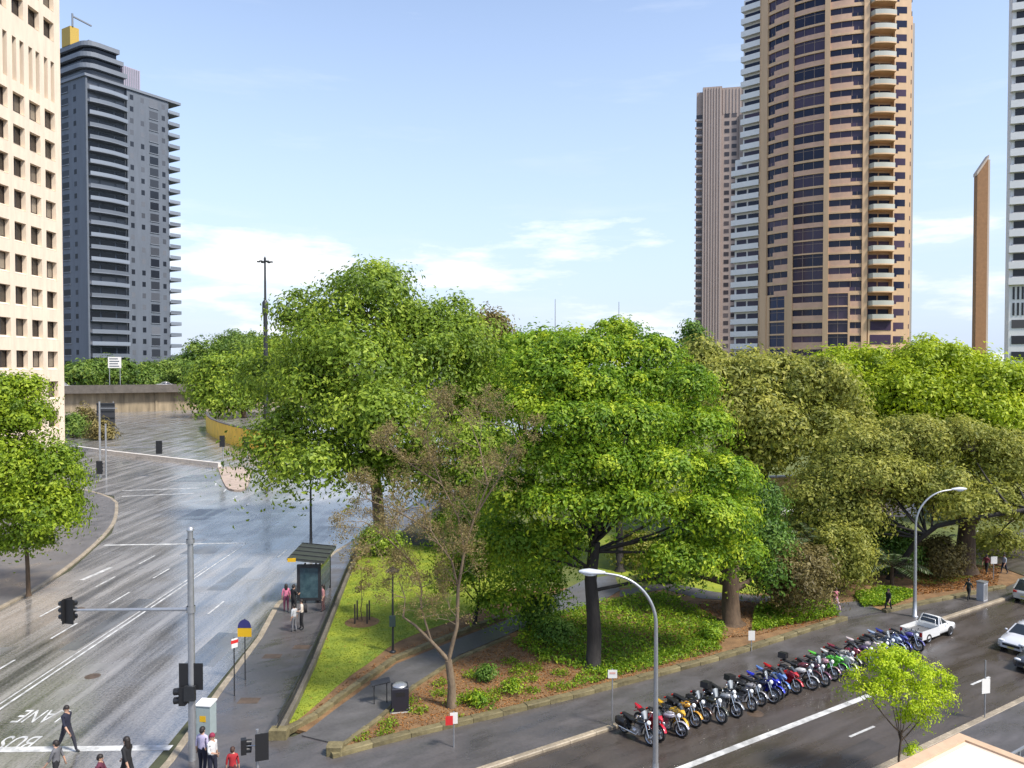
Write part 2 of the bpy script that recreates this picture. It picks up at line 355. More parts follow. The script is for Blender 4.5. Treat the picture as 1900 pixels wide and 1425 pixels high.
kerb('garden_edging', 'low sandstone edging beyond the park entrance', [g2(1640,1140), g2(1720,1122), g2(1790,1108), g2(1862,1094)], 0.36, 0.08, 0.30, 1.3, M_sand, 'edging_stone', 0.025)
kerb('garden_edging', 'mossy stone edging between lawn and park path', [g2(530,1368), g2(585,1338), g2(640,1296), g2(688,1262), g2(730,1232), g2(800,1203), g2(862,1178), g2(935,1150)], 0.3, 0.1, 0.36, 1.0, M_sand, 'edging_stone', 0.02)
kerb('garden_edging', 'stone edging along the far side of the park path', [g2(628,1398), g2(705,1340), g2(770,1280), g2(850,1228), g2(945,1188)], 0.2, 0.1, 0.26, 1.0, M_sand, 'edging_stone', 0.02)

# painted markings, children of the road
def mark(parent, a, b, wd, name='lane_line', z=0.006):
    ax, ay = a; bx, by = b; L = math.dist(a, b); nx, ny = -(by-ay)/L*wd/2, (bx-ax)/L*wd/2
    return MB().sheet([(ax+nx,ay+ny),(bx+nx,by+ny),(bx-nx,by-ny),(ax-nx,ay-ny)], z).build(name, M_paint, parent)
mark(road, (-22.4,30.6), (-22.5,66), 0.12); mark(road, (-22.75,34), (-22.8,58), 0.08)
for x, ys in ((-25.4, (31,37,42.7,49,55)), (-28.3, (40,46.5,52.8,59)), (-18.4, (47,61))):
    for y in ys: mark(road, (x,y), (x,y+2.6), 0.13, 'lane_dash')
mark(road, (-31,30.0), (-13.4,30.4), 0.42, 'stop_line'); mark(road, (-31,27.2), (-13.4,27.6), 0.16, 'crossing_line')
mark(road, (-34.2,65.2), (-22.6,66), 0.4, 'stop_line')
mark(road, (-47,94), (-38.5,96), 0.4, 'crossing_line'); mark(road, (-45,89.8), (-37.5,92), 0.35, 'crossing_line')
mark(road, (-30.2,54.5), (-29.9,58), 0.35, 'turn_arrow')
for k in range(6): mark(road, (-38+k*3.1,100-k*5), (-37.3+k*2.9,98-k*5), 0.16, 'lane_dash')
def letters(txt, x, y, wd, ht, parent, m, z, rot=math.pi):
    c = bpy.data.curves.new('t', 'FONT'); c.body = txt; c.align_x = 'CENTER'; c.align_y = 'CENTER'; c.size = 1
    o = bpy.data.objects.new('t', c); COL.objects.link(o); dg = bpy.context.evaluated_depsgraph_get()
    me = bpy.data.meshes.new_from_object(o.evaluated_get(dg)); bpy.data.objects.remove(o)
    co = np.array([v.co[:] for v in me.vertices]); mn, mxx = co.min(0), co.max(0)
    q = (co-(mn+mxx)/2); q[:,0] *= wd/(mxx[0]-mn[0]); q[:,1] *= ht/(mxx[1]-mn[1])
    me.vertices.foreach_set('co', q.ravel()); me.materials.clear(); me.materials.append(m); me.update()
    return me
for t, p in (('BUS', g2(31,1379)), ('LANE', g2(76,1329))):
    o = link('road_lettering', letters(t, 0, 0, 1.4 if t == 'BUS' else 1.95, 1.2, None, M_paint, 0), road, (p[0], p[1], 0.007), math.pi)
    o['label'] = 'white painted word '+t+' on the wet road'
mark(street, st(-40,20.72), st(33.5,20.72), 0.30, 'centre_line', 0.012)
for s in (19.6, 28.5, 38): mark(street, st(s,18.8), st(s+1.7,18.8), 0.12, 'lane_dash', 0.012)
a = to_st(g2(1410,1403)); 
mark(street, st(8.2,24.3), st(8.2,23.3), 0.1, 'bay_line', 0.012)

# repaired patches and covers in the carriageway
M_patch = wet_mat('asphalt_patch', (0.03,0.03,0.03), (0.17,0.17,0.165), 0.0, 0.13, 0.4, (1.1, 0.08, 1), 0.12, 0.5, 2.8)
M_spatch = wet_mat('street_patch', (0.034,0.030,0.027), (0.065,0.056,0.05), -R(33), 0.2, 0.5, (0.4, 1.6, 1), 0.12, 0.5, 1.6)
M_iron = mat('cast_iron', (0.12,0.085,0.06), 0.5, 0.3, var=0.3)
rp_ = random.Random(8)
for x, y, a_, b_ in ((-44.5,101,5.5,7),(-26.5,62,2.6,5),(-20.5,52,1.4,6),(-16.5,39,1.6,4.5),(-28.5,36,2.2,5.5),(-24,41,1.0,9),(-33,76,3,6),(-18,66,1.8,7)):
    MB().sheet([(x+rp_.uniform(-.1,.1),y),(x+a_,y+rp_.uniform(-.3,.3)),(x+a_+rp_.uniform(-.15,.15),y+b_),(x+rp_.uniform(-.2,.2),y+b_+rp_.uniform(-.3,.3))], 0.003).build('asphalt_patch', M_patch, road)
for s_, t_, a_, b_ in ((12,21.8,4,1.1),(24,17.4,5,.9),(5,18,3,1.3),(33,22.2,4,1.0)):
    MB().sheet([st(s_,t_), st(s_+a_,t_+.1), st(s_+a_,t_+b_), st(s_-.1,t_+b_)], 0.009).build('asphalt_patch', M_spatch, street)
for (x, y), pr_, z_ in (((-20.3,37.5),road,.0), ((-26.8,48),road,.0), (st(16,19.6),street,.006), (st(27,22.3),street,.006)):
    MB().lathe([(.0001,z_+.006),(.34,z_+.006),(.36,z_+.003)], 16, (x,y,0)).build('access_cover', M_iron, pr_)
# manhole covers on the footpath
for p in ((462,1305),(505,1222),(560,1205)):
    q = g2(*p); MB().prism([(q[0]-.45,q[1]-.3),(q[0]+.45,q[1]-.3),(q[0]+.45,q[1]+.3),(q[0]-.45,q[1]+.3)], 0.1, 0.126).build('access_cover', mat('cast_iron', (0.12,0.085,0.06), 0.5, 0.3, var=0.3), footp)

# white low barrier across the junction, concrete island
lb = g2(138,833); lb2 = g2(210,843); lb3 = g2(408,866)
kerb('low_wall', 'long low white concrete barrier across the far junction', [lb, lb2, lb3], 0.6, 0.0, 0.6, 3.5, mat('white_concrete', (0.55,0.52,0.48), 0.7, var=0.2), 'barrier_block')
isl = smooth_path([g2(404,868), g2(416,902), g2(428,911), g2(452,911), g2(462,900), g2(470,868), g2(404,868)], 1)
structure('traffic_island', MB().prism(isl[:-1], 0, 0.16), mat('pink_concrete', (0.38,0.30,0.24), 0.7, var=0.3, vscale=1.5), 'pinkish concrete traffic island at the far junction')
structure('footpath', MB().prism([(-175,268),(-60,285),(-60,292),(-175,275)], 0, 0.15), M_conc, 'pale footpath at the foot of the viaduct wall')
# cross street at far right and the back road beyond the park
structure('street', MB().sheet([g2(1790,1018), g2(1790,1030), g2(1905,1075), g2(2060,1090), g2(2100,1000), g2(1900,985)], 0.185), M_street, 'cross street beyond the trees at the far right')
structure('street', MB().sheet([g2(1250,965), g2(1520,965), g2(1700,962), g2(1700,930), g2(1500,934), g2(1250,936)], 0.19), M_street, 'back road glimpsed between the park trees')
# ================================================================== buildings
def thing(name, label, cat, loc=(0,0,0), rz=0, group=None): return tag(empty(name, loc, rz), label, cat, group)

# ---- beige office block on the left: wall plane faces +X
def beige_block():
    px = lambda q: 75.7*FPX/(950-q)                       # world Y of a picture column on the wall plane
    Y1 = px(119)
    t = thing('office_building', 'cream concrete office block with a grid of deep square windows', 'building', (-75.7, 84, 0), R(90))
    L = Y1-84; FH = 4.92; nx = 11; cw = 4.05
    Mw = mat('cream_concrete', (0.74,0.61,0.47), 0.75, var=0.12, vscale=0.9, bump=0.12, bscale=6, stretch=(1,1,.2))
    Mg = glass_mat('bronze_glass', (0.022,0.018,0.016), (0.26,0.22,0.17), 0.06, .6)
    Mf = mat('bronze_frame', (0.05,0.038,0.03), 0.5)
    x_end = L; xs = [x_end-1.1-cw*(i+1)+cw*0.5 for i in range(nx)]   # window centres
    z0 = 4.6; rows = [(z0+FH*k, 3.0) for k in range(17)]
    wl = MB(); wl.box(0, L-0.02, 0.95, 16, 0, 92)                      # core
    hw = 1.42
    # piers (front plane y=0 outward -y)
    edges = [0.0]
    pier = []
    prev = L
    for x in xs:
        pier.append((x+hw, prev)); prev = x-hw
    pier.append((0, prev))
    for a, b in pier: wl.box(a, b, 0, 1.0, 0, 92)
    SLOT = 11                                                       # the tall slotted floor
    zprev = 0
    for k, (z, h) in enumerate(rows):
        if k == SLOT: z2, h2 = z-0.2, 6.6
        elif k == SLOT+1: continue
        else: z2, h2 = z, h
        wl.box(0.004, L-0.004, 0.004, 1.0, zprev, z2); zprev = z2+h2
        # sloped sills
        if k != SLOT:
            for x in xs:
                wl.add([(x-hw,-0.02,z2),(x+hw,-0.02,z2),(x+hw,0.8,z2+0.4),(x-hw,0.8,z2+0.4),(x-hw,0.8,z2-.02),(x+hw,0.8,z2-.02)], [(0,1,2,3),(0,3,4),(1,5,2)])
    wl.box(0.004, L-0.004, 0.004, 1.0, zprev, 92)
    w = wl.build('wall', Mw, t)
    zs, hs = rows[SLOT][0]-0.2, 6.6
    mull = MB()
    for x in xs: mull.box(x-0.42, x+0.42, 0.008, 0.9, zs, zs+hs)
    mull.build('slot_pier', Mw, t)
    fr = MB().box(-hw+.002, hw-.002, 0.70, 0.8, 0.3, 0.5).box(-hw+.002, hw-.002, 0.70, 0.8, 2.85, 3.0).box(-hw+.002, -hw+.12, 0.7, 0.8, 0.5, 2.85).box(hw-.12, hw-.002, 0.7, 0.8, 0.5, 2.85).box(-0.05, 0.05, 0.72, 0.8, 0.5, 2.85)
    fme = fr.mesh('window', Mf); pme = MB().box(-hw+.11, hw-.11, 0.78, 0.86, 0.48, 2.87).mesh('pane', Mg)
    sme = MB().box(-0.49, 0.49, 0.8, 0.88, 0, hs).mesh('pane', Mg)
    for k, (z, h) in enumerate(rows):
        if z > 84: continue
        for i, x in enumerate(xs):
            if x < 5: continue
            if k == SLOT:
                for dx in (-0.92, 0.92): link('slot_window', sme, t, (x+dx, 0, zs))
            elif k == SLOT+1: continue
            else:
                o = link('window', fme, t, (x, 0, z)); link('pane', pme, o)
    return t
beige_block()

# ---- grey apartment tower behind the viaduct
def grey_tower():
    ang = math.atan2(0.85, 0.53); C = at(165, 680, 300)
    t = thing('apartment_tower', 'tall blue grey apartment tower with curved balconies beyond the viaduct', 'tower', (C[0], C[1], 0), ang)
    Mw = mat('blue_grey_render', (0.11,0.128,0.155), 0.6, var=0.14, vscale=0.4, stretch=(1,1,.15))
    Ml = mat('pale_grey_render', (0.165,0.185,0.215), 0.55, var=0.08, vscale=0.2)
    Mb = mat('pale_balustrade', (0.17,0.195,0.23), 0.35, rand=0.35)
    Mg = glass_mat('navy_glass', (0.018,0.022,0.03), (0.14,0.15,0.17), 0.1)
    Mm = mat('mauve_louvre', (0.36,0.32,0.40), 0.6, var=0.1)
    FH = 4.65; NF = 27; top = FH*NF
    W = 35.0; D = 30.0
    MB().box(0.0, 16.6, 1.2, D, 0, top).box(16.6, W, 0, D, 0, top).box(0, 0.7, 0, 1.2, 0, top).box(W+0.0, W+3.0, 8, D, 0, top-6).build('wall', Mw, t)
    MB().box(-0.6, W+5.5, -0.6, D, top, top+1.0).build('cornice', Ml, t)
    # curved balconies
    def balc(x0, x1, dep, hpar):
        n = 10; pts = []
        for k in range(n+1):
            u = k/n; pts.append((x0+(x1-x0)*u, -dep*(0.45+0.55*math.sin(math.pi*min(1, max(0, u*0.94+0.03))))))
        return pts
    p1 = balc(0.9, 16.4, 2.4, 1.2)
    sl = MB().prism(p1+[(16.4,1.19),(0.9,1.19)], -0.22, 0.14)
    pr = MB()
    for i in range(len(p1)-1):
        a, b = p1[i], p1[i+1]; pr.bar((a[0],a[1]+.12,0.75), (b[0],b[1]+.12,0.75), 0.12, 1.2)
    slab = sl.mesh('balcony', Ml); par = pr.mesh('balustrade', Mb)
    doorm = MB().box(1.2, 5.2, 1.05, 1.18, 0.1, 3.5).box(6.0, 11.6, 1.05, 1.18, 0.1, 3.5).box(12.4, 16.0, 1.05, 1.18, 0.1, 3.5).mesh('balcony_glazing', Mg)
    s2 = MB().box(W-0.4, W+4.6, -1.0, 9, -0.3, 0.12).mesh('balcony', Ml)
    p2m = MB().box(W-0.4, W+4.5, -1.0, -0.88, 0.12, 1.15).box(W+4.48, W+4.6, -1.0, 8.9, 0.12, 1.15).mesh('balustrade', Mb)
    wsm = MB().box(-0.75, 0.75, -0.02, 0.3, 0.9, 2.9).mesh('window', Mg)
    wlg = MB().box(-1.9, 1.9, -0.03, 0.3, 0.3, 3.4).mesh('window', Mg)
    Mgd = glass_mat('shade_glass', (0.006,0.008,0.012), (0.03,0.035,0.045), 0.35, .15); wl2 = MB().box(-0.03, 0.3, -2.4, 2.4, 0.8, 3.2).box(-0.35, -0.03, -2.6, 2.6, 0.5, 0.8, 1).mesh('window', [Mgd, Ml]); wl3 = MB().box(-0.03, 0.3, -0.9, 0.9, 0.9, 2.8).mesh('window', Mgd)  # darker copy of the navy glass, coloured for the tower's shaded face
    frame = MB().box(-2.1, 2.1, -0.25, 0.0, 0.0, 0.28).mesh('window_ledge', Ml)
    for k in range(3, NF):
        z = k*FH
        b = link('balcony', slab, t, (0,0,z)); link('balustrade', par, b); link('balcony_glazing', doorm, t, (0,0,z))
        b = link('balcony', s2, t, (0,0,z)); link('balustrade', p2m, b)
        for x in (18.6, 23.2): link('window', wsm, t, (x,0,z))
        o = link('window', wlg, t, (28.2,0,z)); link('window_ledge', frame, o)
        link('window', wsm, t, (32.6,0,z))
        link('window', wl2, t, (0,14.5,z)); link('window', wl3, t, (0,7.6,z))
    # set-back crown of curved floors
    def ring(x0, x1, y0, y1, r, z0, z1, m, name):
        p = [(x1,y0),(x1,y1),(x0,y1)]
        for k in range(7):
            a = R(180+90*k/6); p.append((x0+r+r*math.cos(a), y0+r+r*math.sin(a)))
        return MB().prism(p, z0, z1).build(name, m, t)
    for k, (a, b, c) in enumerate(((1.0,16,1.2),(1.6,15,1.9),(2.6,14,2.7))):
        z = top+1+k*4.6
        ring(a, b, a, D, 4, z, z+2.9, Mg, 'crown_glazing'); ring(a-1.4, b+0.6, a-1.4, D, 5, z+2.9, z+4.6, Ml, 'crown_band')
    MB().box(17.4, 25, 4, 16, top+1, top+10.5).build('plant_room', Mm, t)
    ls = MB()
    for k in range(9): ls.box(17.6+k*0.82, 17.95+k*0.82, 3.85, 4.0, top+1.4, top+10.2)
    ls.build('louvre', Ml, t)
    MB().box(3.5, 13, 3.5, D, top+14.8, top+15.6).build('roof', Ml, t)
    MB().box(1, 4.5, 12, 18, top+14.8, top+22).build('plant_room', mat('yellow_plant', (0.45,0.30,0.05), 0.6, var=0.2), t)
    MB().tube([(2,12,top+22),(2,12,top+27)], 0.4, 6).bar((2,12,top+26), (9,11,top+24.5), 0.6, 0.5).build('roof_crane', Ml, t)
    return t
grey_tower()

# ---- round fronted tan tower
def round_tower():
    C = at(1555, 680, 190); rz = -R(21)
    t = thing('residential_tower', 'tall tan tower with a rounded front and stacked strip windows', 'tower', (C[0], C[1], 0), rz)
    Mw = mat('tan_precast', (0.63,0.425,0.25), 0.65, var=0.1, vscale=0.5, stretch=(1,1,.12))
    Ms = mat('pinkish_spandrel', (0.61,0.385,0.265), 0.6, var=0.12, vscale=0.6)
    Mwh = mat('white_precast', (0.74,0.73,0.70), 0.55, var=0.06, vscale=0.4)
    Mgn = mat('pale_green_glass_rail', (0.50,0.50,0.43), 0.25, rand=0.12)
    Mg = glass_mat('indigo_glass', (0.012,0.015,0.04), (0.075,0.05,0.085), 0.1)
    Mgb = glass_mat('blue_glass', (0.012,0.025,0.075), (0.03,0.04,0.08), 0.08)
    Mul = mat('mullion', (0.30,0.22,0.17), 0.5)
    RR = 26.0; FH = 3.28; NF = 34; K = 8.35
    th = lambda px: math.asin((px-1555)/K/RR)
    def P(a, r, z): return (r*math.sin(a), RR-r*math.cos(a), z)
    def arc(mb, a0, a1, z0, z1, r0, r1, mi=0, n=None):
        n = n or max(2, int((a1-a0)/R(2.5))+1); rings = []
        for k in range(n+1):
            a = a0+(a1-a0)*k/n
            rings.append([P(a,r1,z0), P(a,r1,z1), P(a,r0,z1), P(a,r0,z0)])
        return mb.loft(rings, mi, True, False)
    bays = {'L': (th(1413), th(1457)), 'C': (th(1466), th(1525)), 'R': (th(1535), th(1597))}
    pil = [(th(1400), th(1413)), (th(1457), th(1466)), (th(1525), th(1535)), (th(1597), th(1607))]
    pm = MB()
    for a0, a1 in pil: arc(pm, a0, a1, 0, FH*NF+2, RR-1, RR+0.30)
    pm.build('pilaster', Mw, t)
    core = MB()
    pts = [P(th(1400)+(th(1607)-th(1400))*k/20, RR-0.62, 0)[:2] for k in range(21)]
    core.prism(pts+[(12,12),(12,30),(-20,30),(-21,14)], 0, FH*NF); core.build('core_wall', Ms, t)
    def types(k):
        """window rectangles (a fraction 0..1, z) for each bay on floor k"""
        if k < 10:
            return {'L': [(0.14,0.86,0.3,FH-0.12)], 'C': [(0,1,1.25,2.75)], 'R': [(0,0.6,0.25,FH-0.12),(0.66,1,1.2,2.7)]}
        c = [(0,1,0.25,FH-0.12)] if k < 15 else ([(0,1,1.05,2.85)] if k % 2 else [(0,1,0.15,3.05)])
        e = 0.30 if k % 2 else 0.36
        return {'L': [(0,1,1.3,2.8),(0,e,0.4,1.3)], 'C': c, 'R': [(0,1,1.3,2.8),(1-e,1,0.4,1.3)]}
    cache = {}; spm = MB()
    for k in range(NF):
        ty = types(k)
        for b, wins in ty.items():
            a0, a1 = bays[b]; A = lambda u: a0+(a1-a0)*u
            # spandrel around the openings: cut the bay in columns at window edges
            us = sorted({0, 1, *[q for w_ in wins for q in w_[:2]]})
            for i in range(len(us)-1):
                um = (us[i]+us[i+1])/2; hs = sorted([(w_[2], w_[3]) for w_ in wins if w_[0] < um < w_[1]])
                zc = 0
                for lo, hi in hs:
                    if lo > zc+0.01: arc(spm, A(us[i]), A(us[i+1]), k*FH+zc, k*FH+lo, RR-0.6, RR-0.01*(i+1), 0 if lo-zc > 0.6 else 1)
                    zc = hi
                arc(spm, A(us[i]), A(us[i+1]), k*FH+zc, (k+1)*FH, RR-0.6, RR+0.06-0.004*i, 1)
            for w_ in wins:
                key = (b,)+w_+(k < 10,)
                if key not in cache:
                    m_ = MB(); arc(m_, A(w_[0]), A(w_[1]), w_[2], w_[3], RR-0.5, RR-0.28)
                    nm = max(2, int((A(w_[1])-A(w_[0]))/R(4.4)))
                    for j in range(1, nm):
                        a = A(w_[0])+(A(w_[1])-A(w_[0]))*j/nm; arc(m_, a-0.0018, a+0.0018, w_[2], w_[3], RR-0.4, RR-0.2, 1, 1)
                    if w_[3]-w_[2] > 2: arc(m_, A(w_[0]), A(w_[1]), 2.35, 2.43, RR-0.4, RR-0.22, 1)
                    cache[key] = m_.mesh('window', [Mgb if (k < 10 and b == 'L') else Mg, Mul])
                link('window', cache[key], t, (0,0,k*FH))
    spm.build('spandrel', [Ms, Mw], t)
    # right wing: balconies then punched windows
    a = th(1607); p0 = P(a, RR, 0); wd = R(24); wl = 10.2
    wing = empty('balcony_wing', (p0[0]+.1, p0[1]+.1, 0), wd, t)
    MB().box(0, 6.2, 1.3, 10, 0, FH*NF).box(6.2, wl, 0, 10, 0, FH*NF).box(wl, wl+1.3, 1.6, 10, 0, FH*NF-12).build('wing_wall', Mw, wing)
    MB().box(wl+1.3, wl+2.6, 3.0, 12, 0, FH*NF-13).build('end_wall', mat('grey_precast', (0.33,0.32,0.30), 0.6, var=0.1), wing)
    n = 8; pb = [(0.2,0.2)]+[(0.6+5.2*k/n, -1.5-0.35*math.sin(math.pi*k/n)) for k in range(n+1)]+[(6.15,-0.02)]
    slab = MB().prism(pb+[(6.15,1.29),(0.2,1.29)], -0.15, 0.15).mesh('balcony', Mw)
    rl = MB()
    for i in range(len(pb)-1): rl.bar((*pb[i][:1],pb[i][1]+.08,0.68), (pb[i+1][0],pb[i+1][1]+.08,0.68), 0.1, 1.06, 0)
    rail = rl.mesh('balustrade', Mgn)
    gl = MB().box(0.4, 2.9, 1.12, 1.28, 0.2, 2.6).box(3.3, 5.9, 1.12, 1.28, 0.2, 2.6).mesh('balcony_glazing', Mg)
    wn = MB().box(-1.3, 1.3, -0.03, 0.2, 1.0, 2.6).box(-1.3, -0.6, -0.031, 0.2, 0.5, 1.0).mesh('window', Mg)
    ws = MB().box(-0.5, 0.5, 1.57, 1.8, 1.2, 2.3).mesh('window', Mg)
    wb = MB().box(0.6, 5.7, -0.52, -0.4, 0.7, 2.9).mesh('window', Mg)
    MB().box(0.1, 6.15, -0.4, 1.25, 0, FH*8).build('wing_base', Mw, wing)
    for k in range(NF):
        z = k*FH
        if k < 8: link('window', wb, wing, (0,0,z))
        else:
            b = link('balcony', slab, wing, (0,0,z)); link('balustrade', rail, b); link('balcony_glazing', gl, wing, (0,0,z))
        link('window', wn, wing, (7.8,0,z)); link('window', ws, wing, (wl+0.6,0,z))
    # left wing: white parapets, stepping out below mid height
    q = P(th(1400), RR, 0); lw = empty('white_balcony_wing', (q[0]-.05, q[1]+.3, 0), R(158), t)
    # local x runs to the left, outward is +y
    MB().box(0, 5.6, -8, -0.9, 0, FH*NF).box(5.6, 7.8, -8, -0.9, 0, 70).build('wing_wall', Mwh, lw)
    MB().box(0.0, 0.5, -0.9, 0.2, 0, FH*NF).build('fin', Mw, lw)
    up = MB().box(0.5, 5.8, -0.9, 0.35, -0.1, 0.2).box(0.5, 5.8, 0.2, 0.35, 0.2, 1.35).box(5.65, 5.8, -0.9, 0.2, 0.2, 1.35).mesh('balcony', Mwh)
    lo = MB().box(0.5, 8.2, -0.9, 0.6, -0.1, 0.2).box(0.5, 8.2, 0.45, 0.6, 0.2, 1.3).box(8.05, 8.2, -0.9, 0.45, 0.2, 1.3).mesh('balcony', Mwh)
    gu = MB().box(0.7, 5.2, -0.95, -0.82, 0.25, 2.7).mesh('balcony_glazing', Mg); gL = MB().box(0.7, 4.0, -0.95, -0.82, 0.25, 2.7).box(4.5, 7.2, -0.95, -0.82, 0.25, 2.7).mesh('balcony_glazing', Mg)
    for k in range(NF):
        z = k*FH; lowp = z < 66
        b = link('balcony', lo if lowp else up, lw, (0,0,z)); link('balcony_glazing', gL if lowp else gu, lw, (0,0,z))
round_tower()

# ---- slim brown tower behind it
def brown_tower():
    Y = 320; C = at(1290, 680, Y); t = thing('apartment_tower', 'slim pinkish brown ribbed tower behind the rounded tan tower', 'tower', (C[0], C[1], 0), -R(13))
    Mw = mat('brown_precast', (0.37,0.29,0.245), 0.7, var=0.08, vscale=0.2); Ml = mat('pale_brown', (0.43,0.36,0.315), 0.65)
    Mg = glass_mat('brown_glass', (0.05,0.045,0.05), (0.13,0.11,0.11), 0.12)
    top = 15+512/FPX*Y
    MB().box(0, 2.4, 1.2, 20, 0, top-1.5).box(2.4, 10, 0, 20, 0, top).box(10, 28, 0.8, 20, 0, top-0.5).build('wall', Mw, t)
    rb = MB()
    for k in range(7): rb.box(2.6+k*1.08, 2.95+k*1.08, -0.25, 0, 0, top-0.4)
    for k in range(9): rb.box(10.4+k*1.3, 10.7+k*1.3, 0.6, 0.8, top-11, top-1)
    rb.build('rib', Ml, t)
    wl = MB().box(-0.1, 2.3, 1.1, 1.3, 1.0, 2.6).mesh('window', Mg); lg = MB().box(-0.6, 2.35, 0.6, 1.2, 0.0, 0.8).mesh('balcony', Ml)
    w2 = MB().box(-0.95, 0.95, 0.72, 0.9, 0.8, 2.4).mesh('window', Mg)
    for k in range(2, 38):
        z = k*3.1
        link('window', wl, t, (0,0,z)); link('balcony', lg, t, (0,0,z))
        for x in (12.0, 14.8): link('window', w2, t, (x,0,z))
    MB().box(16.6, 18.6, -0.4, 0.8, 0, top-12).build('dark_fin', mat('dark_strip', (0.10,0.09,0.09), 0.6), t)  # solid dark strip standing out from the wall
brown_tower()

# ---- white slatted tower on the right edge
def white_tower():
    Y = 150; C = at(1869, 680, Y); t = thing('office_tower', 'white tower with long dark window bands at the right edge', 'tower', (C[0], C[1], 0), -R(20))
    Mw = mat('white_tower_precast', (0.72,0.71,0.69), 0.55, var=0.06, vscale=0.4); Mg = glass_mat('smoke_glass', (0.03,0.03,0.035), (0.09,0.085,0.085), 0.12)
    FH = 3.06; NF = 34
    MB().box(0.3, 26, 0.9, 4, 0, NF*FH).build('wall', Mw, t)
    sp = MB().box(0, 26, 0, 1.2, 0, 1.35).mesh('spandrel', Mw); wn = MB().box(0.9, 12.8, 0.8, 1.0, 1.5, 2.95).box(13.4,25.4,0.8,1.0,1.5,2.95).mesh('window', Mg)
    sh = MB().add([(0.6,0.0,1.36),(26,0.0,1.36),(26,0.9,1.36),(0.6,0.9,1.36),(0.6,0.85,1.7),(26,0.85,1.7)], [(0,1,5,4),(3,2,1,0),(0,4,3),(1,2,5)]).mesh('sill', mat('grey_sill', (0.42,0.41,0.40), 0.6))
    wh = MB().box(0.8, 3.4, 0.8, 1.0, 0.9, 2.5).box(3.9, 6.5, 0.8, 1.0, 0.9, 2.5).box(7,9.6,0.8,1,0.9,2.5).box(10,25,0.8,1,0.9,2.5).mesh('window', Mg)
    slot = MB()
    for j in range(12): slot.box(0.9+j*0.75, 1.25+j*0.75, 0.8, 1.0, 0.3, 2.7)
    slot = slot.mesh('slot_window', Mg)
    for k in range(NF):
        z = k*FH
        if k in (8, 9): link('slot_window', slot, t, (0,0,z)); continue
        if k < 8: link('window', wh, t, (0,0,z)); continue
        s = link('spandrel', sp, t, (0,0,z)); link('sill', sh, s); link('window', wn, t, (0,0,z))
white_tower()

# ---- brick vent obelisk with slanted top
def vent():
    C = at(1809, 680, 120); t = thing('brick_chimney', 'tall slim brown brick shaft with a slanted top', 'chimney', (C[0], C[1], 0), -R(10))
    m = mat('brown_brick', (0.33,0.17,0.075), 0.75, var=0.15, vscale=2, bump=0.2, bscale=12); mp_ = mat('lit_edge_tone', (0.55,0.45,0.36), 0.6)  # second tone is pale: sunlight on slanted top and right edge put into colour
    zt = 15+388/FPX*120; zl = zt-3.0; wd = 1.5
    MB().add([(0,0,0),(wd,0,0),(wd,1.3,0),(0,1.3,0),(0,0,zl),(wd,0,zt-.4),(wd,1.3,zt-.4),(0,1.3,zl)], [(0,1,5,4),(1,2,6,5),(2,3,7,6),(3,0,4,7),(4,5,6,7)]).build('shaft', m, t)
    MB().add([(-.08,-.08,zl+.02),(wd+.08,-.08,zt-.35),(wd+.08,1.4,zt-.35),(-.08,1.4,zl+.02),(-.08,-.08,zl+.5),(wd+.08,-.08,zt+.1),(wd+.08,1.4,zt+.1),(-.08,1.4,zl+.5)], [(3,2,1,0),(4,5,6,7),(0,1,5,4),(1,2,6,5),(2,3,7,6),(3,0,4,7)]).build('cap', mp_, t)
    MB().box(wd, wd+0.3, 0.1, 1.2, 0, zt-0.6).build('lit_edge_strip', mp_, t)  # bright right edge of the shaft, its light painted as a pale strip
vent()

# ---- viaduct
def viaduct():
    t = thing('viaduct', 'long curved concrete viaduct with a stained beige wall', 'viaduct')
    Mc = mat('stained_concrete', (0.29,0.23,0.15), 0.8, var=0.55, vscale=0.5, stretch=(1,1,0.15), bump=0.1); Md = mat('dark_parapet', (0.11,0.095,0.08), 0.75, var=0.3, vscale=0.6)
    line = smooth_path([(-250,236),(-165,243),(-135,252),(-110,268),(-85,290),(-50,330)], 2)
    def strip(off0, off1, z0, z1, m, name):
        mb = MB(); rings = []
        for i, p in enumerate(line):
            a = line[max(0,i-1)]; b = line[min(len(line)-1,i+1)]; L = math.dist(a, b); nx, ny = -(b[1]-a[1])/L, (b[0]-a[0])/L
            rings.append([(p[0]+nx*off0,p[1]+ny*off0,z0),(p[0]+nx*off0,p[1]+ny*off0,z1),(p[0]+nx*off1,p[1]+ny*off1,z1),(p[0]+nx*off1,p[1]+ny*off1,z0)])
        mb.loft(rings, 0, True, False); return mb.build(name, m, t)
    strip(0, 2.0, 0, 6.3, Mc, 'wall'); strip(-2.6, 16, 6.3, 7.3, Md, 'deck'); strip(-2.4, -2.0, 7.3, 8.9, Md, 'parapet'); strip(14.5, 15, 7.3, 8.6, Md, 'parapet')
    q = resample(line, 5.2)
    rib = MB().box(-0.35, 0.35, -0.3, 0.1, 0, 6.2).mesh('pier', Mc)
    for i in range(2, len(q)-6):
        if i % 2: continue
        a, b = q[i], q[i+1]; link('pier', rib, t, (a[0],a[1],0), math.atan2(b[1]-a[1], b[0]-a[0]))
    return line
VL = viaduct()

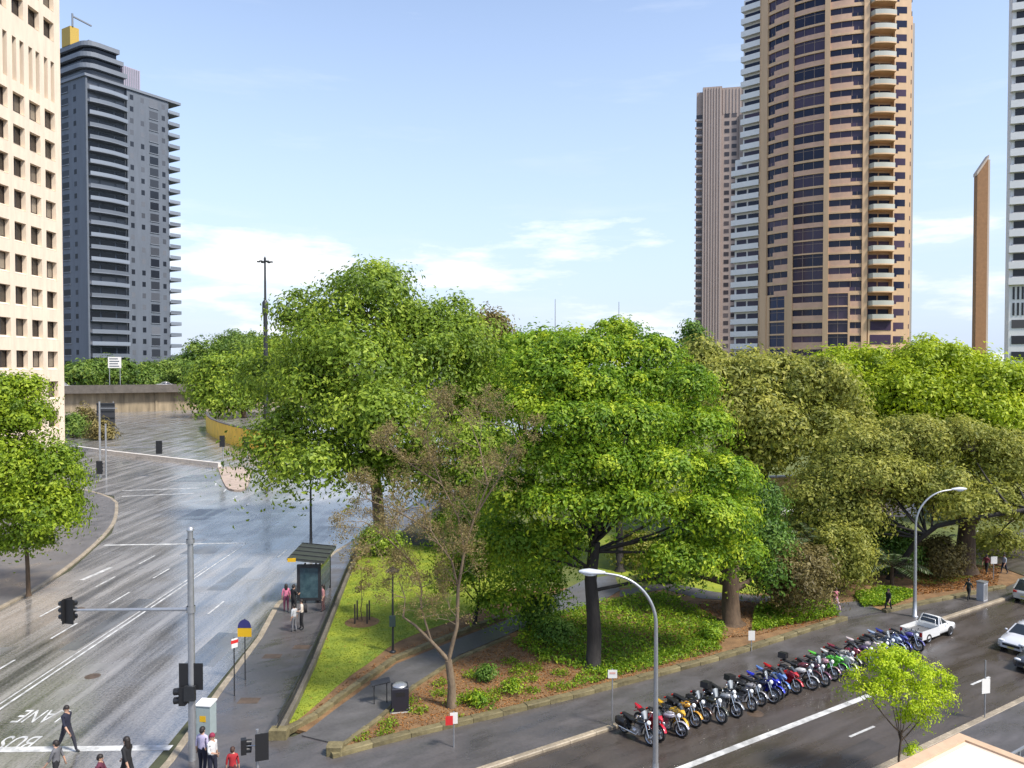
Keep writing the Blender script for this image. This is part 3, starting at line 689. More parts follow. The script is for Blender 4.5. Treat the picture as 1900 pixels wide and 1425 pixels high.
# ---- yellow retaining wall, ochre wall, park walls
def wall_run(name, label, pts, z1, th, m, capm=None, cat='wall'):
    t = thing(name, label, cat); mb = MB(); cp = MB()
    for i in range(len(pts)-1):
        a, b = pts[i], pts[i+1]; mb.bar((*a[:2], z1/2), (*b[:2], z1/2), th, z1)
        cp.bar((*a[:2], z1+.08), (*b[:2], z1+.08), th+.16, 0.16)
    mb.build('wall_face', m, t)
    if capm: cp.build('coping', capm, t)
    return t
wall_run('retaining_wall', 'bright yellow retaining wall at the far bend of the road', smooth_path([g2(540,846), g2(470,836), g2(420,822), g2(388,806), g2(384,792)], 1), 3.6, 0.5, mat('yellow_paint', (0.80,0.50,0.03), 0.6, var=0.2, vscale=0.5), mat('dark_coping', (0.09,0.08,0.07), 0.7))
wall_run('retaining_wall', 'ochre wall glimpsed behind the park trees', [g2(1280,925), g2(1400,926), g2(1500,922), g2(1640,918)], 2.4, 0.5, mat('ochre_render', (0.45,0.30,0.09), 0.7, var=0.25), M_conc)
wall_run('retaining_wall', 'low stone wall beyond the cross street at far right', [g2(1800,1010), g2(1900,1022), g2(2050,1030)], 1.0, 0.5, M_sand, M_conc)

# low dark wall with railing between the footpath and the lawn
def lawn_wall():
    t = thing('low_wall', 'low dark stone wall with iron railing beside the bus stop footpath', 'wall')
    pts = [g2(516,1374), g2(545,1318), g2(580,1240), g2(612,1158), g2(640,1085), g2(660,1040), g2(690,995)]
    Mwl = mat('dark_sandstone', (0.13,0.115,0.09), 0.7, var=0.3, vscale=2, bump=0.3, bscale=12, rand=0.15)
    p = resample(pts, 1.1)
    blk = MB().loft([[(x,-.17,0),(x,.17,0),(x,.17,.36),(x,.15,.38),(x,-.15,.38),(x,-.17,.36)] for x in (-.5,.5)], 0, True, False).mesh('wall_stone', Mwl)
    for i in range(len(p)-1):
        a, b = p[i], p[i+1]; o = link('wall_stone', blk, t, ((a[0]+b[0])/2,(a[1]+b[1])/2,0.1), math.atan2(b[1]-a[1],b[0]-a[0])); o.scale = (math.dist(a,b)*0.992,1,1+rk.uniform(-.03,.03))
    rl = MB(); bars = MB()
    for i in range(len(p)-1):
        a, b = p[i], p[i+1]
        rl.bar((*a,1.0),(*b,1.0),0.05,0.04); rl.bar((*a,0.6),(*b,0.6),0.03,0.03)
        n = 7
        for k in range(n):
            u = k/n; x = a[0]+(b[0]-a[0])*u; y = a[1]+(b[1]-a[1])*u; bars.box(x-.009,x+.009,y-.009,y+.009,0.48,1.0)
    rl.build('rail', M_darkmet, t); bars.build('baluster', M_darkmet, t)['kind'] = 'stuff'
    q = pts[0]; MB().box(q[0]-.3,q[0]+.4,q[1]-.25,q[1]+.22,0.1,0.5).build('end_stone', M_sand, t)
lawn_wall()
q = g2(622,1404)
t = thing('stone_block', 'rough sandstone block ending the garden edging by the path mouth', 'stone', (q[0],q[1],0.1)); 
MB().loft([[(x*.75,-.25*e,0),(x*.75,.25*e,0),(x*.75,.24*e,.36),(x*.75,.19*e,.41),(x*.75,-.2*e,.40),(x*.75,-.25*e,.36)] for x, e in ((-.4,.9),(-.36,1),(.35,1.02),(.42,.88))], 0, True, False).build('block', M_sand, t)

# ---- near porch roof at bottom right, and the railing beside it
def porch():
    z = 4.6; c = g2(1781,1361,z); cs, ct = to_st(c)
    t = thing('porch_roof', 'flat white porch roof with tan edging at the bottom right corner', 'roof', (c[0], c[1], 0), R(33))
    # local x along street to the right, local -y towards the camera side; corner at origin, roof extends to -x? it runs back along -x and -y
    Mt = mat('tan_edging', (0.52,0.36,0.23), 0.6, var=0.12); Mr = mat('white_membrane', (0.80,0.80,0.79), 0.5, var=0.05, vscale=1.2, bump=0.05)
    x0, y0 = -9.5, -4.6
    MB().box(x0, 0, y0, 0, z-0.35, z-0.12).build('roof_deck', Mr, t)
    MB().box(x0+.4, -0.42, y0+.4, -0.42, z-0.12, z-0.04).build('membrane', Mr, t)
    MB().box(x0, 0.03, -0.28, 0.03, z-0.4, z).box(-0.25, 0.028, y0, -0.28, z-0.4, z-.003).build('edging', Mt, t)
    MB().box(x0+.3, -0.28, -0.40, -0.28, z-0.12, z-0.05).box(-0.40, -0.25, y0+.3, -0.4, z-0.12, z-0.053).build('flashing', mat('pale_flashing', (0.62,0.50,0.40), 0.5), t)
    for x in (-0.6, -4.5, -9): MB().box(x-.2, x+.2, -0.6, -0.2, 0.1, z-0.35).build('column', Mt, t)
    MB().box(x0, 0, y0-4, y0, 0, 4.1).build('building_wall', Mt, t)
    tr = thing('railing', 'steel railing beside the near footpath at the right edge', 'railing', (*st(21.5,13.4),0.12), R(33))
    for k in range(9): MB().bar((k*1.5,0,0),(k*1.5,0,1.05),0.06,0.06).build('post', M_galv, tr)
    MB().bar((0,0,1.07),(12,0,1.07),0.08,0.05).build('top_rail', M_galv, tr)
    for z_ in (0.35, 0.7): MB().bar((0,0,z_),(12,0,z_),0.03,0.03).build('mid_rail', M_galv, tr)
    structure('terrace', MB().prism([st(21,13.2), st(40,13.2), st(40,8.2), st(21,8.2)], 0.1, 0.2), mat('green_grey_paving', (0.13,0.15,0.13), 0.5, var=0.2), 'grey green terrace behind the steel railing')
porch()
# ================================================================== vehicles
def paint(name, col): return mat('car_paint_'+name, col, 0.25, 0.15, coat=0.6)
def wheel_mesh(rad, wd):
    ty = MB().lathe([(rad*0.62,-wd*.46),(rad*0.93,-wd*.5),(rad,-wd*.32),(rad,wd*.32),(rad*0.93,wd*.5),(rad*0.62,wd*.46)], 20, axis='y').mesh('tyre', M_rubber)
    rm = MB().lathe([(0.001,wd*.30),(rad*.2,wd*.34),(rad*.5,wd*.26),(rad*.64,wd*.44)], 14, axis='y').lathe([(rad*.64,-wd*.44),(rad*.5,-wd*.26),(rad*.2,-wd*.34),(0.001,-wd*.30)], 14, axis='y').mesh('rim', M_alu)
    return ty, rm
def add_wheels(t, xs, hw, rad, wd):
    ty, rm = wheel_mesh(rad, wd)
    for x in xs:
        for s in (-1, 1):
            w_ = empty('wheel', (x, s*(hw-wd*0.45), rad), 0, t); link('tyre', ty, w_); link('rim', rm, w_)
def ringsec(x, hw, zb, zs, zt, top):
    """closed car cross-section at x: half width, sill, shoulder, deck height, deck half width"""
    return [(x,-hw*.93,zb),(x,-hw,zb+.12),(x,-hw,zs),(x,-hw*.97,zs+.08),(x,-top,zt),(x,-top*.5,zt+.025),(x,top*.5,zt+.025),(x,top,zt),(x,hw*.97,zs+.08),(x,hw,zs),(x,hw,zb+.12),(x,hw*.93,zb)]
def car(label, cat, loc, rz, col, kind='sedan', plate=True):
    t = thing('parked_car' if kind != 'pickup' else 'pickup_truck', label, cat, loc, rz)
    P_ = paint(*col); L = {'sedan':4.7,'wagon':4.8,'pickup':5.0,'four':4.5}[kind]; hw = 0.9; f = L/2
    hi = 0.12 if kind in ('four','pickup') else 0.0
    zb = 0.24+hi; zs = 0.62+hi; dk = 0.86+hi; hood = 0.88+hi
    if kind == 'pickup':
        secs = [(f,.62,.35,.5,.62,.5),(f-.12,.84,zb,zs,hood-.14,.72),(f-.6,hw,zb,zs,hood,.8),(f-1.35,hw,zb,zs,hood+.08,.84),(f-2.4,hw,zb,zs,hood+.08,.84),(0.02,hw,zb,zs,hood+.08,.84)]
        secs = [(x,a,b,c+hi*0,d,e) for x,a,b,c,d,e in secs]
    else:
        tail = dk+.06 if kind == 'sedan' else dk+.04
        secs = [(f,.60,.36,.5,.60,.5),(f-.1,.82,zb,zs-.04,hood-.2,.68),(f-.6,hw,zb,zs,hood-.06,.78),(f-1.3,hw,zb,zs,hood+.02,.82),(0,hw,zb,zs,dk+.04,.84),(-f+1.0,hw,zb,zs,tail,.82),(-f+.25,hw*.97,zb,zs,tail,.76),(-f+.05,hw*.9,zb+.08,zs,tail-.12,.7),(-f,.74,.42,.55,tail-.25,.6)]
    body = MB().loft([ringsec(*s_) for s_ in secs][::-1], 0)
    bo = body.build('body', P_, t)
    zr = 1.42+hi*1.6
    if kind == 'sedan': gh = [(f-1.25,dk+.0,.80),(f-2.0,zr-.05,.60),(f-2.5,zr,.63),(-f+1.75,zr-.02,.62),(-f+.95,dk+.05,.74)]
    elif kind == 'pickup': gh = [(f-1.2,hood+.05,.80),(f-1.85,zr-.06,.62),(f-2.2,zr,.65),(0.28,zr-.01,.65),(0.06,hood+.06,.80)]
    else: gh = [(f-1.2,dk+.0,.80),(f-1.95,zr+.04,.62),(f-2.4,zr+.1,.65),(-f+.7,zr+.08,.64),(-f+.12,dk+.04,.76)]
    # greenhouse: glass block, then painted roof and pillars over it
    base = dk+.02 if kind != 'pickup' else hood+.04
    prof = [(x, z) for x, z, _ in gh]
    gl = MB(); rings = []
    for s in (-1, 1):
        rings.append([(x, s*h_, z) for x, z, h_ in gh])
    lowx = [(gh[-1][0], base), (gh[0][0], base)]
    va = rings[0]; vb = rings[1]; n = len(gh)
    gl.add(va+vb, [(i, i+1, n+i+1, n+i) for i in range(n-1)]+[tuple(range(n-1,-1,-1)), tuple(range(n,2*n))])
    gl.build('windows', M_carglass, t)
    rf = MB(); a, b = gh[1], gh[3]
    rf.loft([[(x,-h_-.012,z-.03),(x,-h_-.012,z+.015),(x,-h_*.5,z+.045),(x,h_*.5,z+.045),(x,h_+.012,z+.015),(x,h_+.012,z-.03)] for x, z, h_ in gh[1:4]], 0)
    for s in (-1, 1):
        for (p, q, wd_) in ((gh[0],gh[1],.07),(gh[-1],gh[-2],.09)):
            rf.bar((p[0],s*(p[2]+.004),p[1]),(q[0],s*(q[2]+.004),q[1]),wd_,.05)
        mxx = (gh[1][0]+gh[3][0])/2-.05
        rf.bar((mxx,s*(gh[0][2]+.0),base),(mxx,s*(gh[2][2]+.006),gh[2][1]),.05,.09,up=(1,0,0))
    rf.build('roof', P_, t)
    ml = mat('lamp_clear', (0.75,0.77,0.78), 0.12); mr = mat('lamp_red', (0.45,0.02,0.015), 0.2)
    for s in (-1, 1):
        MB().ell((f-.1, s*.60, zs+.06), (.10,.2,.08), 10, 6).build('headlight', ml, t)
        if kind == 'pickup': MB().box(-f-.015,-f+.05,s*.78-.09,s*.78+.09,.62,.95).build('tail_light', mr, t)
        else: MB().box(-f-.0,-f+.14,s*.62-.13,s*.62+.13,.66+hi,.8+hi).build('tail_light', mr, t)
        MB().ell((f-1.55, s*(hw+.09), dk+.12), (.07,.1,.07), 8, 5).build('mirror', P_, t)
    MB().box(f-.06,f+.012,-.5,.5,.42,.56).build('grille', M_black, t)
    MB().box(-f-.03,-f+.1,-.7,.7,.36,.5).box(f-.12,f+.03,-.62,.62,.3,.41).build('bumper', M_black if kind in ('pickup',) else P_, t)
    if plate: MB().box(-f-.045,-f-.03,-.2,.2,.52,.62).box(f+.03,f+.045,-.2,.2,.33,.42).build('number_plate', mat('plate_yellow', (0.6,0.5,0.15), 0.5), t)
    xs = (f-.92, -f+.95); rad = .33 if not hi else .36
    for x in xs:
        for s in (-1, 1): MB().lathe([(0.0001,s*(hw+.006)),(rad*1.14,s*(hw+.006))] if s < 0 else [(rad*1.14,s*(hw+.006)),(0.0001,s*(hw+.006))], 18, (x,0,rad+.02), axis='y').build('wheel_arch', M_black, t)
    add_wheels(t, xs, hw+.03, rad, .22)
    if kind == 'pickup':
        MB().box(-f+.02, 0.0, -.84, .84, .55, .66).build('tray_floor', mat('tray_liner', (0.12,0.12,0.12), 0.7), t)
        for s in (-1, 1): MB().box(-f+.02, 0.0, s*.88-.03, s*.88+.03, .36, 1.02).build('tray_side', P_, t)
        MB().box(-f, -f+.06, -.86, .86, .50, 1.0).build('tailgate', P_, t)
        MB().box(-.05, 0.015, -.86, .86, .4, 1.02).build('tray_front', P_, t)
        MB().tube([(-.12,-.6,1.02),(-.12,-.6,1.5),(-.12,.6,1.5),(-.12,.6,1.02)], .03, 6).build('headboard_bar', P_, t)
    return t
AL = R(33)
def road_pt(px, py): return g2(px, py)
q = st(*(lambda s: (s[0], 23.55))(to_st(g2(1728,1182)))); car('white pickup with an open tray parked beyond the motorbikes', 'pickup', (*q,0.006), AL, ('white', (0.76,0.76,0.74)), 'pickup').scale = (.70,)*3
q = st(to_st(g2(1872,1196))[0]+0.6, 19.75); car('silver white sedan driving towards us astride the centre line', 'car', (*q,0.006), AL+math.pi, ('silver', (0.62,0.63,0.66)), 'sedan').scale = (.84,)*3
q = st(to_st(g2(1905,1238))[0]+1.0, 17.95); car('dark sedan with pale bonnet edge cut off at the right border', 'car', (*q,0.006), AL+math.pi, ('dark', (0.05,0.055,0.065)), 'sedan').scale = (.84,)*3
q = st(to_st(g2(1893,1112))[0]+0.9, 23.5); car('silver wagon parked by the kerb at the right border', 'car', (*q,0.006), AL, ('champagne', (0.50,0.50,0.46)), 'four').scale = (.82,)*3
q = g2(1478,962); car('white car parked on the back road between the trees', 'car', (q[0],q[1],0.19), R(10), ('white', (0.76,0.76,0.74)), 'sedan')
q = at(136,712,254); car('white car crossing the viaduct beside the cream building', 'car', (q[0]-2,251,7.3), R(20), ('white', (0.76,0.76,0.74)), 'four').scale = (1.5,1.5,1.6)
q = at(300,706,275); car('pale grey car on the viaduct near the tree', 'car', (q[0],278.5,7.3), R(35), ('palegrey', (0.5,0.5,0.52)), 'sedan').scale = (1.5,1.5,1.5)

# ---- motorbikes
def bike_paint(name, col): return mat('bike_paint_'+name, col, 0.2, 0.1, coat=0.8)
P0 = bike_paint('black', (0.012,0.012,0.014))
def make_bike(kind):
    t = empty('motorbike'); RW = 0.31
    ty = MB().lathe([(RW*.74,-.05),(RW*.9,-.065),(RW,-.03),(RW,.03),(RW*.9,.065),(RW*.74,.05)], 18, axis='y').mesh('tyre', M_rubber)
    rm = MB().lathe([(RW*.76,-.045),(RW*.66,-.03),(RW*.66,.03),(RW*.76,.045)], 18, axis='y').lathe([(.001,.055),(.07,.055),(.07,-.055),(.001,-.055)], 12, axis='y')
    for k in range(5):
        a = 2*math.pi*k/5; rm.bar((.05*math.cos(a),0,.05*math.sin(a)),(RW*.7*math.cos(a),0,RW*.7*math.sin(a)),.03,.045,up=(0,1,0))
    rm.lathe([(.06,.062),(.15,.062),(.15,.07),(.06,.07)], 14, axis='y')
    rm = rm.mesh('rim', M_alu)
    for x in (.70, -.70):
        w_ = empty('wheel', (x,0,RW), 0, t); link('tyre', ty, w_); link('rim', rm, w_)
    MB().bar((-.15,0,.42),(.28,0,.72),.10,.10).bar((-.15,0,.42),(-.70,0,.33),.16,.07).bar((-.1,0,.72),(-.75,0,.80),.10,.06).tube([(-.15,0,.3),(.2,0,.28),(.33,0,.62)], .035, 6).build('frame', M_darkmet, t)
    e = MB().box(-.18,.24,-.15,.15,.26,.52)
    for k in range(4): e.box(-.02,.2,-.13,.13,.535+k*.035,.555+k*.035)
    e.lathe([(.0001,-.2),(.1,-.2),(.11,-.15)], 12, (-.05,0,.38), axis='y').lathe([(.11,.15),(.1,.2),(.0001,.2)], 12, (-.05,0,.38), axis='y')
    e.build('engine', M_alu, t)
    for s in (-1, 1): MB().tube([(.46,s*.09,.86),(.70,s*.095,.31)], [.026,.03], 8).build('fork', M_chrome, t)
    MB().loft([[(x,-a,z0),(x,-a*1.05,(z0+z1)/2),(x,-a*.5,z1),(x,a*.5,z1),(x,a*1.05,(z0+z1)/2),(x,a,z0)] for x, a, z0, z1 in ((-.12,.07,.70,.76),(-.02,.13,.68,.86),(.18,.16,.70,.94),(.34,.13,.74,.92),(.40,.06,.78,.86))], 0).build('fuel_tank', P0, t)
    MB().loft([[(x,-a,z0),(x,-a,z1-.02),(x,-a*.6,z1),(x,a*.6,z1),(x,a,z1-.02),(x,a,z0)] for x, a, z0, z1 in ((-.10,.09,.70,.78),(-.3,.14,.70,.77),(-.55,.11,.74,.84),(-.80,.08,.78,.87))], 0).build('seat', M_black, t)
    MB().tube([(.30,-.40,1.02),(.42,-.22,.98),(.46,0,.95),(.42,.22,.98),(.30,.40,1.02)], .016, 6).tube([(.24,-.46,1.03),(.33,-.36,1.01)], .022, 6).tube([(.24,.46,1.03),(.33,.36,1.01)], .022, 6).build('handlebar', M_darkmet, t)
    for s in (-1, 1):
        MB().tube([(.40,s*.24,.98),(.44,s*.34,1.16)], .008, 5).ell((.44,s*.37,1.17), (.02,.07,.045), 8, 5).build('mirror', M_black if kind != 'cruiser' else M_chrome, t)
    MB().ell((.57,0,.86), (.09,.10,.10), 10, 6).build('headlight', mat('lamp_clear', (0.75,0.77,0.78), 0.12), t)
    MB().loft([[(.70+.36*math.cos(a)*1.0, y, RW+.36*math.sin(a)) for y in (-.07,-.03,.03,.07)]+[(.70+.345*math.cos(a), y, RW+.345*math.sin(a)) for y in (.07,-.07)] for a in [R(v) for v in (20,50,80,110,140)]], 0).build('front_guard', P0, t)
    MB().bar((-.72,0,.72),(-.98,0,.60),.13,.03).build('rear_guard', P0 if kind != 'naked' else M_black, t)
    MB().box(-.9,-.84,-.08,.08,.74,.80).build('tail_light', mat('lamp_red', (0.45,0.02,0.015), 0.2), t)
    MB().tube([(.2,-.14,.4),(.12,-.17,.26),(-.3,-.18,.27),(-.8,-.19,.40 if kind != 'cruiser' else .3)], [.025,.03,.045,.055], 8).build('exhaust', M_chrome, t)
    MB().tube([(-.05,.1,.3),(-.0,.3,.02)], .014, 5).build('side_stand', M_darkmet, t)
    if kind == 'sport':
        for s in (-1, 1):
            MB().add([(.62,s*.10,.95),(.66,s*.12,.72),(.36,s*.21,.30),(-.12,s*.2,.30),(-.05,s*.19,.55),(.30,s*.20,.80),(.50,s*.17,.94)], [tuple(range(7)) if s > 0 else tuple(range(6,-1,-1)), (6,5,4,3,2,1,0) if s > 0 else (0,1,2,3,4,5,6)]).build('side_fairing', P0, t)
        MB().loft([[(.44,-.19,.9),(.44,-.12,1.0),(.44,.12,1.0),(.44,.19,.9),(.44,0,.84)],[(.64,-.14,.86),(.62,-.10,.95),(.62,.10,.95),(.64,.14,.86),(.64,0,.76)],[(.78,-.05,.82),(.77,-.04,.86),(.77,.04,.86),(.78,.05,.82),(.78,0,.76)]], 0).build('nose_fairing', P0, t)
        MB().loft([[(.40,-.13,1.12),(.40,0,1.17),(.40,.13,1.12),(.39,0,1.15)],[(.62,-.12,.96),(.64,0,.98),(.62,.12,.96),(.61,0,.96)]], 0).build('windscreen', mat('tinted_screen', (0.06,0.07,0.08), 0.08), t)
        MB().loft([[(x,-a,z0),(x,-a*.7,z1),(x,a*.7,z1),(x,a,z0)] for x, a, z0, z1 in ((-.45,.13,.70,.80),(-.7,.12,.76,.88),(-.98,.05,.86,.92))], 0).build('tail_fairing', P0, t)
    if kind == 'cruiser':
        MB().loft([[(.40,-.17,.95),(.40,0,.98),(.40,.17,.95),(.39,0,.96)],[(.30,-.19,1.25),(.31,0,1.30),(.30,.19,1.25),(.29,0,1.28)]], 0).build('windscreen', mat('clear_screen', (0.35,0.38,0.40), 0.1), t)
        for s in (-1, 1): MB().loft([[(x,s*.17,z0),(x,s*.32,z0),(x,s*.32,z1),(x,s*.17,z1)] for x, z0, z1 in ((-.95,.45,.68),(-.9,.40,.72),(-.5,.40,.72),(-.45,.44,.68))], 0).build('pannier', M_black, t)
    if kind == 'naked':
        MB().box(-.98,-.62,-.2,.2,.90,1.16).build('top_box', M_black, t)
    return t
PAINTED = {'fuel_tank','front_guard','rear_guard','side_fairing','nose_fairing','tail_fairing'}
protos = {k: make_bike(k) for k in ('sport','cruiser','naked')}
used = set()
BIKES = [('black','cruiser',(0.012,0.012,0.014),'black tourer with panniers, nearest of the motorbike row'),
 ('red','sport',(0.50,0.012,0.03),'bright red sports motorbike beside the street lamp'),
 ('silver','naked',(0.42,0.40,0.45),'silver motorbike between the red and the yellow ones'),
 ('yellow','sport',(0.62,0.36,0.02),'yellow sports motorbike, nearer of the two yellow ones'),
 ('amber','naked',(0.55,0.27,0.02),'amber yellow motorbike, farther of the two yellow ones'),
 ('darkbrown','cruiser',(0.06,0.03,0.02),'dark brown cruiser just past the yellow motorbikes'),
 ('olive','cruiser',(0.05,0.05,0.03),'olive black cruiser before the steel grey one'),
 ('steel','naked',(0.25,0.26,0.28),'steel grey motorbike with a top box between two dark ones'),
 ('black','cruiser',(0.012,0.012,0.014),'black cruiser with chrome wheel between steel grey and graphite ones'),
 ('graphite','naked',(0.05,0.05,0.055),'graphite motorbike with a tall black top box'),
 ('pewter','naked',(0.30,0.29,0.30),'pewter motorbike before the navy tourer'),
 ('navy','cruiser',(0.015,0.02,0.06),'navy black tourer next to the bright blue motorbike'),
 ('blue','sport',(0.02,0.03,0.45),'bright blue sports motorbike in the middle of the row'),
 ('skyblue','sport',(0.12,0.22,0.50),'pale blue sports motorbike between blue and red ones'),
 ('crimson','sport',(0.45,0.015,0.02),'crimson sports motorbike in the middle of the row'),
 ('silverwhite','naked',(0.55,0.55,0.55),'silver white motorbike just past the crimson one'),
 ('maroon','naked',(0.14,0.03,0.04),'maroon motorbike with a black top box'),
 ('plum','cruiser',(0.12,0.04,0.07),'plum coloured cruiser between the maroon and dusty rose ones'),
 ('rose','naked',(0.40,0.22,0.25),'dusty rose motorbike beside the lime green one'),
 ('lime','sport',(0.12,0.55,0.05),'lime green sports motorbike'),
 ('offwhite','sport',(0.65,0.63,0.60),'off white sports motorbike behind the small bright tree'),
 ('bone','naked',(0.50,0.47,0.42),'bone coloured motorbike beside the off white one'),
 ('wine','sport',(0.20,0.02,0.04),'wine red sports motorbike past the lime green one'),
 ('violet','naked',(0.10,0.06,0.14),'dark violet motorbike partly hidden by the small bright tree'),
 ('whitered','sport',(0.60,0.50,0.48),'pale cream sports motorbike above the small bright tree'),
 ('ash','naked',(0.22,0.22,0.23),'ash grey motorbike just before the slate tourer'),
 ('slate','cruiser',(0.12,0.14,0.18),'slate grey tourer near the pickup'),
 ('iceblue','sport',(0.35,0.42,0.55),'ice blue sports motorbike, third from the pickup'),
 ('royal','sport',(0.04,0.05,0.28),'royal blue sports motorbike, second from the pickup'),
 ('indigo','naked',(0.06,0.05,0.22),'indigo motorbike right behind the pickup')]
rb = random.Random(11)
s0 = to_st(g2(1166,1362))[0]; s1 = to_st(g2(1652,1196))[0]
for i, (cn, kd, cc, lb_) in enumerate(BIKES):
    pr = protos[kd]
    o = copy_tree(pr)
    p = st(s0+(s1-s0)*i/(len(BIKES)-1)+rb.uniform(-.16,.16), 23.35+rb.uniform(-.22,.18))
    o.location = (p[0], p[1], 0.02); o.rotation_euler = (R(rb.uniform(-10,-4)), 0, AL-R(90)+R(rb.uniform(-11,13)+6)); o.scale = tuple(0.98*rb.uniform(.95,1.06) for _ in range(3))
    if kd == 'naked' and cn not in ('graphite','steel','maroon'):
        for ch in list(o.children):
            if ch.name.startswith('top_box'): bpy.data.objects.remove(ch)
    tag(o, lb_, 'motorbike', 'motorbikes parked in a row at the kerb')
    m_ = bike_paint(cn, cc)
    for ch in o.children:
        if ch.name.split('.')[0] in PAINTED:
            ch.material_slots[0].link = 'OBJECT'; ch.material_slots[0].material = m_

for pr in protos.values():
    for ch in list(pr.children_recursive): bpy.data.objects.remove(ch)
    bpy.data.objects.remove(pr)
# ================================================================== street furniture
def lamp_post(label, base, ht, arm, adir, r0=.11, r1=.055, head='cobra'):
    t = thing('street_lamp', label, 'street lamp', base)
    dx, dy = math.cos(adir), math.sin(adir); rr = arm*0.9
    pts = [(0,0,0),(0,0,ht*.5),(0,0,ht-rr*1.05)]; rads = [r0,(r0+r1)/2,r1*1.2]
    n = 12
    for k in range(1, n+1):
        a = R(82)*k/n; pts.append((dx*(rr*(1-math.cos(a))), dy*(rr*(1-math.cos(a))), ht-rr*1.05+rr*1.0*math.sin(a)*1.02)); rads.append(r1*(1.15-.35*k/n))
    e = pts[-1]; pts.append((dx*arm, dy*arm, e[2]+.06)); rads.append(r1*.75)
    MB().tube(pts, rads, 12).build('pole', M_galv if head == 'cobra' else M_darkmet, t)
    MB().lathe([(r0*1.8,0),(r0*1.8,.06),(r0*1.1,.08),(r0*1.05,.9),(r0,.92)], 12).build('base', M_galv if head == 'cobra' else M_darkmet, t)
    hx = arm+.1; z = pts[-1][2]
    hd = MB().loft([[(x,-a,zc),(x,-a*.7,zc+h_),(x,a*.7,zc+h_),(x,a,zc),(x,a*.6,zc-h_*.5),(x,-a*.6,zc-h_*.5)] for x, a, zc, h_ in ((-.25,.06,.0,.05),(-.05,.11,.0,.09),(.3,.17,.01,.12),(.55,.14,.02,.09),(.68,.05,.03,.04))], 0)
    link('lamp_head', hd.mesh('lamp_head', mat('lamp_housing', (0.55,0.57,0.60), 0.35)), t, (dx*hx, dy*hx, z), adir)
    link('lens', MB().ell((.28,0,-.05), (.26,.12,.07), 10, 5).mesh('lens', mat('lamp_lens', (0.7,0.72,0.72), 0.15)), t, (dx*hx, dy*hx, z), adir)
    return t
# near lamp: foot on the far footpath edge in front of the bikes' row start
b = g2(1216,1462); top = at(1160,1066,b[1])
lamp_post('tall street lamp with its arm curving left over the footpath', (b[0],b[1],0.0), top[2]+.05, 1.95, R(178))
b = g2(1697,1148); top = at(1720,915,b[1]); lamp_post('pale street lamp behind the pickup, arm curving right', (b[0],b[1],0.12), top[2]+.1, 2.3, R(3))
b = g2(577,1022); top = at(577,862,b[1]); lamp_post('dark street lamp rising behind the bus shelter into the leaves', (b[0],b[1],0.12), top[2], 1.6, R(178), .12, .06, 'dark')

def signal_head(parent, loc, rz, lamps=3, back=True, name='signal_head'):
    o = empty(name, loc, rz, parent); h_ = .34*lamps
    MB().box(-.15,.15,-.12,.12,0,h_).build('housing', M_black, o)
    if back: MB().box(-.3,.3,.12,.15,-.12,h_+.12).build('backing_board', M_black, o)
    vis = MB()
    for k in range(lamps):
        z = .17+k*.34; vis.tube([(0,-.12,z),(0,-.34,z-.03)], [.13,.13], 10, 0, False)
    vis.build('visor', M_black, o)
    return o
def signal_pole():
    b = g2(357,1416); t = thing('traffic_signal', 'tall grey traffic signal pole with a long arm over the road', 'traffic signal', (b[0],b[1],0.12)); Y = b[1]
    ztop = at(356,985,Y)[2]; za = at(356,1136,Y)[2]; xa = at(128,1140,Y)[0]-b[0]
    MB().tube([(0,0,0),(0,0,za),(0,0,ztop)], [.14,.12,.10], 12).build('pole', M_galv, t)
    MB().lathe([(.13,ztop-.12-.0),(.13,ztop),(.0001,ztop+.05)], 12).build('cap', M_galv, t)
    MB().tube([(0,0,za),(xa,0,za-.04)], [.075,.045], 10).build('mast_arm', M_galv, t)
    MB().lathe([(.16,za-.12),(.16,za+.12)], 12).build('collar', M_galv, t); z2 = at(356,1010,Y)[2]
    MB().lathe([(.15,z2-.08),(.15,z2+.08)], 12).build('collar', M_galv, t)
    # heads face away up the road (towards +Y traffic) : seen from behind
    signal_head(t, (xa+.05,.02,za-.45), R(165)).scale = (.74,)*3; signal_head(t, (xa-.2,.1,za-.45), R(250)).scale = (.74,)*3
    zz_ = at(356,1280,Y)[2]; signal_head(t, (.21,.05,zz_), R(180)).scale = (.8,)*3; signal_head(t, (-.21,.05,zz_), R(180)).scale = (.8,)*3
    z3 = at(356,1312,Y)[2]; signal_head(t, (-.3,-.05,z3), R(270), 2, False); MB().box(-.2,.2,-.25,-.08,z3+.2,z3+.75).build('controller_box', M_darkmet, t)
signal_pole()
def ped_signal():
    for px, py, lb_, rz in ((452,1432,'short pedestrian signal post with a round lamp at the corner', R(120)),):
        b = g2(478,1448); t = thing('pedestrian_signal', lb_, 'traffic signal', (b[0],b[1],0.12)); z = at(480,1410,b[1])[2]
        MB().tube([(0,0,0),(0,0,z+1.0)], [.06,.05], 10).build('post', M_galv, t)
        signal_head(t, (.16,.0,z-.0), R(200)).scale = (.78,)*3; signal_head(t, (-.5,-.0,z+.1), R(110), 2, False).scale = (.8,)*3
        MB().tube([(0,0,z+.4),(-.5,0,z+.4)], .025, 6).build('bracket', M_galv, t)
ped_signal()
